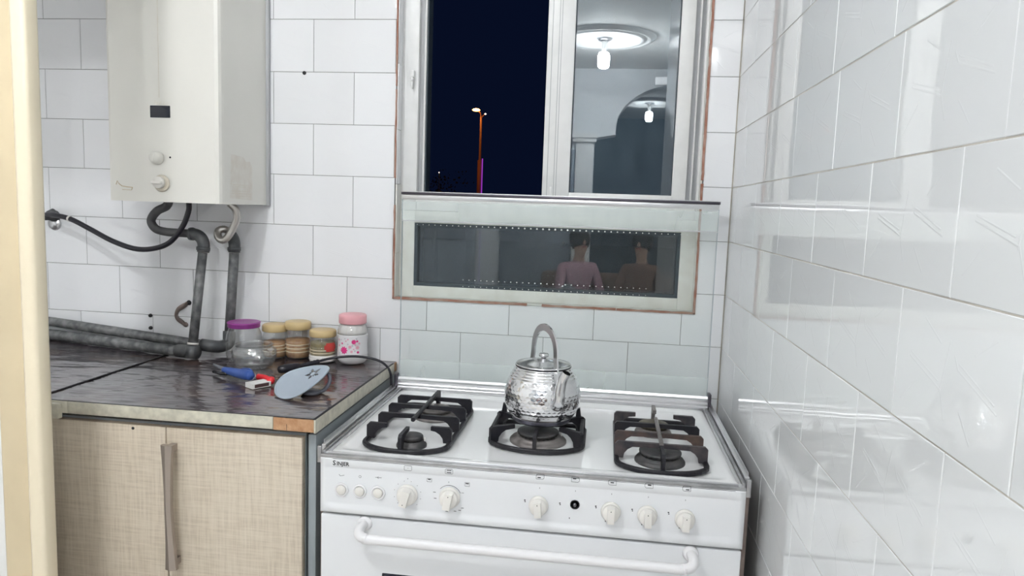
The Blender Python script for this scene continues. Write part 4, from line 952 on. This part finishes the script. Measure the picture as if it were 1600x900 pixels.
# three spice jars
def spice_jar(name, lab, x, y, r, h, lh, fill, fm, extra=None, grp='spice jars with tan lids'):
    t = thing(name, lab, 'jar', (x, y, Z), grp); c = (x, y, Z); hb = h-lh
    rib = lambda i, n, hh: 1
    pr = [(.0001, .001), (r*.80, .001), (r*.93, .006)]
    nb = 4; z0 = .012; z1 = hb*.62
    for k in range(nb):
        a_ = z0+(z1-z0)*k/nb; d = (z1-z0)/nb; pr += [(r*.93, a_), (r, a_+d*.35), (r, a_+d*.65), (r*.93, a_+d*.98)]
    pr += [(r*.98, z1+.004), (r*.98, hb*.80), (r*.90, hb*.92), (r*.86, hb*.97), (r*.86, hb+.004)]
    B().lathe(pr, c, 40).make('jar_body', 'jar', t)
    if fill: 
        B().lathe([(.0001, .004), (r*.78, .004), (r*.88, .01), (r*.88, fill), (.0001, fill+.003)], c, 32).make('contents', fm, t)
    for k in range(1, nb): 
        a_ = z0+(z1-z0)*k/nb; B().lathe([(r*.945, a_-.0012), (r*.965, a_), (r*.945, a_+.0012)], c, 40).make('moulded_band', 'goldband', t)
    kn = lambda i, n, hh: 1+(.012 if i % 2 else 0)
    B().lathe([(r*.93, hb), (r*.97, hb+.002), (r*.97, h-.005), (r*.92, h-.0015), (r*.84, h), (.0001, h)], c, 72, fr=kn).make('lid', 'tan', t)
    if extra: extra(t, c, r)
    return t
spice_jar('spice_jar', 'tan-lidded spice jar half hidden behind the squat clear jar', -1.333, -.066, .0385, .103, .022, .050, 'spice')
spice_jar('spice_jar', 'tallest tan-lidded spice jar with brown contents', -1.266, -.052, .0400, .113, .024, .058, 'spice')
def ex(t, c, r):
    B().lathe([(r*.80, .001), (r*.96, .003), (r*1.0, .010), (r*.99, .020), (r*.95, .022)], c, 40).make('white_base', 'rice', t)
    # red patch facing right-front
    vs = []; fs = []
    for j in range(5):
        for i in range(9):
            a_ = math.radians(-62+i*7); z = .035+.026*j/4; vs.append((c[0]+r*1.012*math.cos(a_), c[1]+r*1.012*math.sin(a_), c[2]+z))
    for j in range(4):
        for i in range(8):
            if (i-3.5)**2/16+(j-1.5)**2/3.5 < 1.05: a_ = j*9+i; fs.append((a_, a_+1, a_+10, a_+9))
    B().add(vs, fs, True).make('red_label', 'label_red', t)
spice_jar('spice_jar', 'short tan-lidded spice jar with a white base and red label', -1.176, -.078, .0405, .097, .021, .060, 'herb', ex)
# pink lid jar with flower print
t = thing('flower_jar', 'white flower-printed jar with a pink lid at the end of the row', 'jar', (-1.084, -.076, Z), None); c = (-1.084, -.076, Z); r = .0445
B().lathe([(.0001, .001), (.030, .001), (.038, .006), (.0435, .014), (.0445, .022), (.0440, .028)], c, 72, fr=lambda i, n, h: 1+.010*(i % 2) if h < .023 else 1).make('fluted_base', 'whitepl', t)
B().lathe([(.0440, .028), (.0450, .030), (.0442, .034), (.0430, .060), (.0440, .086), (.0445, .088), (.042, .0895)], c, 60).make('printed_sleeve', 'whitepl', t)
B().lathe([(.0442, .088), (.0445, .094), (.0440, .103), (.0400, .114), (.0365, .119), (.0365, .126)], c, 48).make('jar_body', 'jar', t)
B().lathe([(.0001, .088), (.0420, .088), (.0415, .100), (.0370, .113), (.0340, .119), (.0001, .119)], c, 40).make('contents', 'palepink' if False else 'rice', t)
B().lathe([(.0395, .121), (.0405, .123), (.0405, .143), (.0390, .1465), (.0360, .148), (.0001, .148)], c, 72, fr=lambda i, n, h: 1+(.008 if i % 2 else 0)).make('lid', 'pink', t)
def flower(b, az, z, rad, petals=9, lobes=.2, off=.0006):
    """flat flower wrapped on the jar, centred at azimuth az (degrees) and height z"""
    R0 = .0440+off; n = petals*4; vs = [(c[0]+(R0+.0003)*math.cos(math.radians(az)), c[1]+(R0+.0003)*math.sin(math.radians(az)), c[2]+z)]
    for i in range(n):
        th = 2*PI*i/n; rr_ = rad*(1-lobes/2+lobes/2*math.cos(petals*th)); a_ = math.radians(az)+rr_*math.cos(th)/R0
        vs.append((c[0]+(R0+.0003)*math.cos(a_), c[1]+(R0+.0003)*math.sin(a_), c[2]+z+rr_*math.sin(th)))
    b.add(vs, [(0, 1+i, 1+(i+1) % n) for i in range(n)], True)
b = B(); flower(b, -104, .0455, .0125, 9, .35); flower(b, -66, .071, .0075, 9, .3); flower(b, -53, .073, .0035, 6, .2); flower(b, -112, .0655, .0032, 5, .2); flower(b, -50, .040, .0042, 6, .3)
b.make('flower_print', 'magenta', t, fix=False)
b = B(); random.seed(3)
for az, z, rd in ((-80, .056, .006), (-52, .054, .007), (-74, .042, .005), (-128, .058, .004), (-130, .075, .004), (-96, .073, .003), (-60, .062, .003), (-88, .078, .003), (-120, .045, .003), (-66, .049, .003), (-45, .066, .004)): flower(b, az, z, rd, 7, .5, .0004)
b.make('flower_print', 'palepink', t, fix=False)
b = B()
for az, z, rd in ((-88, .064, .003), (-71, .060, .0035), (-118, .076, .003), (-62, .044, .003), (-84, .050, .002), (-125, .036, .003), (-100, .080, .0025), (-56, .080, .003)): flower(b, az, z, rd, 6, .4, .0005)
b.make('flower_print', 'palegrey', t, fix=False)

# ================================================================== SMALL THINGS ON THE WORKTOP
t = thing('matchbox', 'white matchbox with a dark striker side lying before the squat jar', 'matchbox', (-1.228, -.415, Z))
a0 = Vector((-1.262, -.436, 0)); u = Vector((.60, .10, 0)).normalized(); v = Vector((.10, .60, 0)); ang = math.radians(58)
u = Vector((math.cos(ang), math.sin(ang), 0)); v = Vector((-u.y, u.x, 0))
def obox(b, o, L1, L2, z0, z1):
    q = [o, o+u*L1, o+u*L1+v*L2, o+v*L2]; b.prism([(p.x, p.y) for p in q], z0, z1, 'z'); return b
o0 = Vector((-1.214, -.440, 0))
mb = obox(B(), o0, .052, .034, Z, Z+.0125).make('sleeve', 'card', t)
b = B(); obox(b, o0+u*.006-v*.0003, .040, .0005, Z+.002, Z+.0105); b.make('striker', 'striker', t)
b = B(); obox(b, o0+u*.0518, .0006, .031, Z+.002, Z+.0105); b.make('striker', 'striker', t)
t = thing('gas_lighter', 'blue-handled gas lighter with grey nozzle resting on the matchbox', 'lighter', (-1.30, -.36, Z))
Pn = [(-1.399, -.300, Z+.022), (-1.375, -.315, Z+.020), (-1.345, -.333, Z+.018)]
B().tube(Pn, .0055, 10, scale=[.6, .9, 1.2]).make('nozzle', 'bluegrey', t)
P = smooth_path([(-1.352, -.331, Z+.018), (-1.325, -.345, Z+.018), (-1.295, -.362, Z+.019), (-1.268, -.382, Z+.022), (-1.248, -.396, Z+.0245), (-1.238, -.403, Z+.0245)], 5); n = len(P)
B().tube(P, .012, 16, scale=[.55+.55*math.sin(PI*min(1, (i+2)/(n+1)*.75)) for i in range(n)]).make('body', 'blue', t)
B().tube([(-1.290, -.345, Z+.026), (-1.265, -.36, Z+.030), (-1.245, -.385, Z+.030)], .0045, 8).make('trigger', 'blue', t)
B().tube([(-1.392, -.312, Z+.006), (-1.36, -.335, Z+.008), (-1.335, -.345, Z+.012)], .0045, 8).make('guard', 'black', t)
t = thing('red_lighter', 'small red plastic lighter end behind the matchbox', 'lighter', (-1.205, -.375, Z))
B().tube(smooth_path([(-1.243, -.352, Z+.010), (-1.222, -.362, Z+.011), (-1.200, -.376, Z+.010), (-1.190, -.384, Z+.010)]), .0085, 12, scale=None).make('body', 'red', t)
b = B(); b.lathe([(.0001, -.011), (.008, -.008), (.011, 0), (.008, .008), (.0001, .011)], (-1.192, -.385, Z+.0115), 16); b.make('end_knob', 'red', t)

# teardrop spoon rest, tilted, with a pierced flower
t = thing('spoon_rest', 'grey-blue teardrop dish with a cut-out flower, propped up at the back', 'dish', (-1.09, -.44, Z))
P0 = Vector((-1.150, -.448, .897)); PT = Vector((-1.030, -.401, .943)); PF = Vector((-1.090, -.513, .8955)); PB = Vector((-1.122, -.380, .936))
ax = (PT-P0); LN = ax.length; ax.normalize(); acr = PB-PF; nrm = ax.cross(acr).normalized(); sdv = nrm.cross(ax).normalized()
if nrm.z < 0: nrm = -nrm
WD = acr.length/2; CN = PF.lerp(PB, .5); CL = (CN-P0).dot(ax); CN = P0+ax*CL+sdv*((CN-P0).dot(sdv))
def outline(th, k=1.0):
    x = math.cos(th); y = math.sin(th); tipw = (PT-CN).dot(sdv)
    if x < 0: return CL*x*k, WD*y*k
    e = x**1.6
    return (LN-CL)*x*k*1.0, (WD*y*(1-.35*e)+tipw*e)*k
nr, nt_ = 64, 260; vs = []; fs = []; LW = []
def dz(k): return -.0075*(1-k**2.4)
for j in range(nr+1):
    k = .01+.99*j/nr
    for i in range(nt_):
        l_, w_ = outline(2*PI*i/nt_, k); LW.append((l_, w_)); vs.append(CN+ax*l_+sdv*w_+nrm*dz(k))
FC = Vector((-1.068, -.402, .92))-CN; fl, fw = FC.dot(ax), FC.dot(sdv)
def in_petal(x, y):
    x -= fl; y -= fw
    for i in range(10):
        L_, W_ = (.019, .0044) if i % 2 == 0 else (.011, .0022)
        th = 2*PI*i/10+.3; a = x*math.cos(th)+y*math.sin(th)-.005; c_ = -x*math.sin(th)+y*math.cos(th)
        if 0 < a < L_ and abs(c_) < W_*math.sin(PI*(a/L_)**.8): return True
    return False
for j in range(nr):
    for i in range(nt_):
        q = (j*nt_+i, j*nt_+(i+1) % nt_, (j+1)*nt_+(i+1) % nt_, (j+1)*nt_+i)
        if not in_petal(sum(LW[k][0] for k in q)/4, sum(LW[k][1] for k in q)/4): fs.append(q)
fs.append(tuple(range(nt_)))
b = B(); b.add(vs, fs, True)
dsh = b.make('dish', 'dish', t, fix=False)
sol = dsh.modifiers.new('thick', 'SOLIDIFY'); sol.thickness = .0022; sol.offset = 0
rim = [CN+ax*outline(2*PI*i/nt_)[0]+sdv*outline(2*PI*i/nt_)[1] for i in range(nt_)]
B().tube(rim, .0026, 8, closed=True, up=tuple(nrm)).make('rim', 'dish', dsh)
# foot / prop under the high end
b = B(); b.tube(smooth_path([PT-ax*.012+nrm*-.004, PT+Vector((.004, -.004, -.018)), PT+Vector((.006, -.010, -.036)), Vector((-1.035, -.425, Z+.005)), Vector((-1.055, -.44, Z+.004))]), .005, 10); b.lathe([(.0001, 0), (.022, 0), (.025, .004), (.020, .009), (.0001, .010)], (-1.060, -.440, Z), 24); b.make('foot', 'dishdark', t)
# black plug and cord
t = thing('plug_cord', 'black plug and cord curving off the worktop beside the stove', 'cord', (-1.19, -.23, Z))
b = B(); b.tube([(-1.222, -.272, Z+.013), (-1.212, -.255, Z+.013), (-1.200, -.237, Z+.013), (-1.188, -.222, Z+.013)], .0125, 12, scale=[.75, 1, 1, .8]); pg = b.make('plug', 'rubber', t)
b = B(); P = [Vector((-1.190, -.225, Z+.013)).lerp(Vector((-1.150, -.170, Z+.020)), i/14) for i in range(15)]; b.tube(P, .0062, 10, scale=[1.15 if i % 2 else .9 for i in range(15)]); b.make('strain_relief', 'rubber', t)
B().tube(smooth_path([(-1.152, -.172, Z+.0198), (-1.13, -.15, Z+.024), (-1.09, -.135, Z+.030), (-1.045, -.13, Z+.032), (-1.000, -.125, Z+.026), (-.972, -.118, Z+.012), (-.957, -.11, Z-.012), (-.954, -.105, Z-.05), (-.955, -.10, Z-.12)]), .0036, 10).make('cord', 'rubber', t)

# ================================================================== HALL FURNITURE (only seen mirrored)
t = thing('hall_fridge', 'tall grey cupboard standing in the hall behind the camera', 'cupboard', (-2.0, -5.2, 0))
B().box(-2.35, -1.75, -5.5, -4.95, 0, 1.62, .01).make('body', 'shade', t); B().box(-2.33, -1.77, -4.95, -4.93, .05, 1.0, .005).make('door', 'shade', t); B().box(-2.33, -1.77, -4.95, -4.93, 1.03, 1.6, .005).make('door', 'shade', t)
t = thing('hall_sofa', 'brown sofa standing in the hall behind the camera', 'sofa', (0, -4.9, 0))
B().box(-1.0, 1.0, -5.2, -4.45, .06, .295, .03).make('seat', 'brownfab', t); B().box(-1.0, 1.0, -5.4, -5.15, .06, .72, .05).make('backrest', 'brownfab', t)
for x in (-1.14, 1.0): B().box(x, x+.14, -5.35, -4.45, .06, .48, .03).make('armrest', 'brownfab', t)
M['skin'] = mat('skin_tone', (.55, .36, .27), .5); M['hair'] = mat('black_hair', (.02, .017, .016), .6); M['pinktop'] = mat('pink_fabric', (.46, .28, .33), .85)
M['tantop'] = mat('brown_knit', (.20, .12, .09), .9); M['trouser'] = mat('dark_trouser_fabric', (.05, .055, .075), .9)
def person(label, x, y, top, turn):
    """seated figure, facing +y (towards the kitchen), one continuous skinned body"""
    t = thing('person', label, 'person', (x, y, .30)); sk = []; ed = []; rad = []
    def nd(p, r, par=None):
        sk.append(p); rad.append(r)
        if par is not None: ed.append((par, len(sk)-1))
        return len(sk)-1
    pel = nd((0, 0, .13), .135); wa = nd((0, .01, .28), .115, pel); ch = nd((0, .03, .44), .135, wa); nk0 = nd((0, .04, .555), .06, ch); nk = nd((0, .06, .63), .048, nk0)
    hd0 = nd((0, .075, .70), .070, nk); hd1 = nd((0, .075, .775), .088, hd0); nd((0, .065, .84), .06, hd1)
    kind = {}
    for s_ in (-1, 1):
        sh = nd((s_*.165, .03, .50), .062, ch); el = nd((s_*.225, .10, .27), .043, sh); wr_ = nd((s_*.10, .29, .20), .030, el); pa = nd((s_*.045, .36, .19), .032, wr_)
        for k in range(4): f0 = nd((s_*(.03-.018*k)+s_*.02, .405-.004*abs(k-1), .185), .0095, pa); f1 = nd((s_*(.025-.018*k)+s_*.015, .435-.006*abs(k-1), .170), .0085, f0)
        th0 = nd((s_*.065, .35, .215), .010, pa); nd((s_*.03, .375, .225), .009, th0)
        hp_ = nd((s_*.10, .05, .09), .095, pel); kn = nd((s_*.14, .46, .14), .068, hp_); an = nd((s_*.14, .56, -.22), .042, kn); nd((s_*.15, .68, -.262), .036, an)
    me = bpy.data.meshes.new('body'); me.from_pydata(sk, ed, []); o = bpy.data.objects.new('body', me); COL.objects.link(o)
    md = o.modifiers.new('skin', 'SKIN'); lay = me.skin_vertices[0] if me.skin_vertices else None
    if lay is None:
        bm = bmesh.new(); bm.from_mesh(me); bm.verts.layers.skin.verify(); bm.to_mesh(me); bm.free(); lay = me.skin_vertices[0]
    for i, r_ in enumerate(rad): lay.data[i].radius = (r_, r_*.8 if i < 3 else r_); lay.data[i].use_root = (i == 0)
    ss = o.modifiers.new('sub', 'SUBSURF'); ss.levels = 2; ss.render_levels = 2
    dg = bpy.context.evaluated_depsgraph_get(); m2 = bpy.data.meshes.new_from_object(o.evaluated_get(dg)); o.modifiers.clear(); o.data = m2
    for k in ('skin', top, 'trouser'): m2.materials.append(M[k])
    for p in m2.polygons:
        c = p.center; p.use_smooth = True
        if c.z > .575: p.material_index = 0
        elif c.y > .26 and abs(c.x) < .14 and c.z > .155 and c.z < .26: p.material_index = 0
        elif c.z < .175 and not (abs(c.x) > .17 and c.z > .16): p.material_index = 2
        else: p.material_index = 1
    o.parent = t; WO[o.name] = Vector((x, y, .30)); O = Vector((x, y, .30))
    b = B(); b.lathe([(.0001, .118), (.04, .112), (.075, .085), (.098, .04), (.102, 0), (.096, -.04), (.080, -.085), (.0001, -.10)], O+Vector((0, .045, .785)), 24, (0, -.35, 1)); b.make('hair', 'hair', t)
    b = B(); b.lathe([(.0001, .03), (.012, .012), (.017, -.012), (.0001, -.022)], O+Vector((0, .165, .755)), 10); b.make('nose', 'skin', t)
    for s_ in (-1, 1):
        B().lathe([(.0001, -.006), (.009, 0), (.0001, .006)], O+Vector((s_*.031, .152, .785)), 10, (0, 1, 0)).make('eye', 'ink', t); B().lathe([(.0001, -.024), (.012, 0), (.0001, .026)], O+Vector((s_*.087, .075, .765)), 8).make('ear', 'skin', t)
    B().box(x-.022, x+.022, y+.148, y+.158, .30+.712, .30+.720, .003).make('mouth', 'label_red', t)
    t.rotation_euler = (0, 0, turn); return t
person('person in a pink top seated on the sofa', -.62, -4.85, 'pinktop', -.45)
person('person in a brown jumper seated on the sofa', .02, -4.87, 'tantop', .35)
door = struct('door_1', 'grey door in the rear partition', (-1.1, -5.58, 0))
B().box(-1.5, -.72, -5.6, -5.575, 0, 2.0, .003).make('door_leaf', 'shade', door); B().lathe([(.02, 0), (.024, .03), (.0001, .05)], (-.80, -5.575, 1.0), 12, (0, 1, 0)).make('door_knob', 'alu', door)
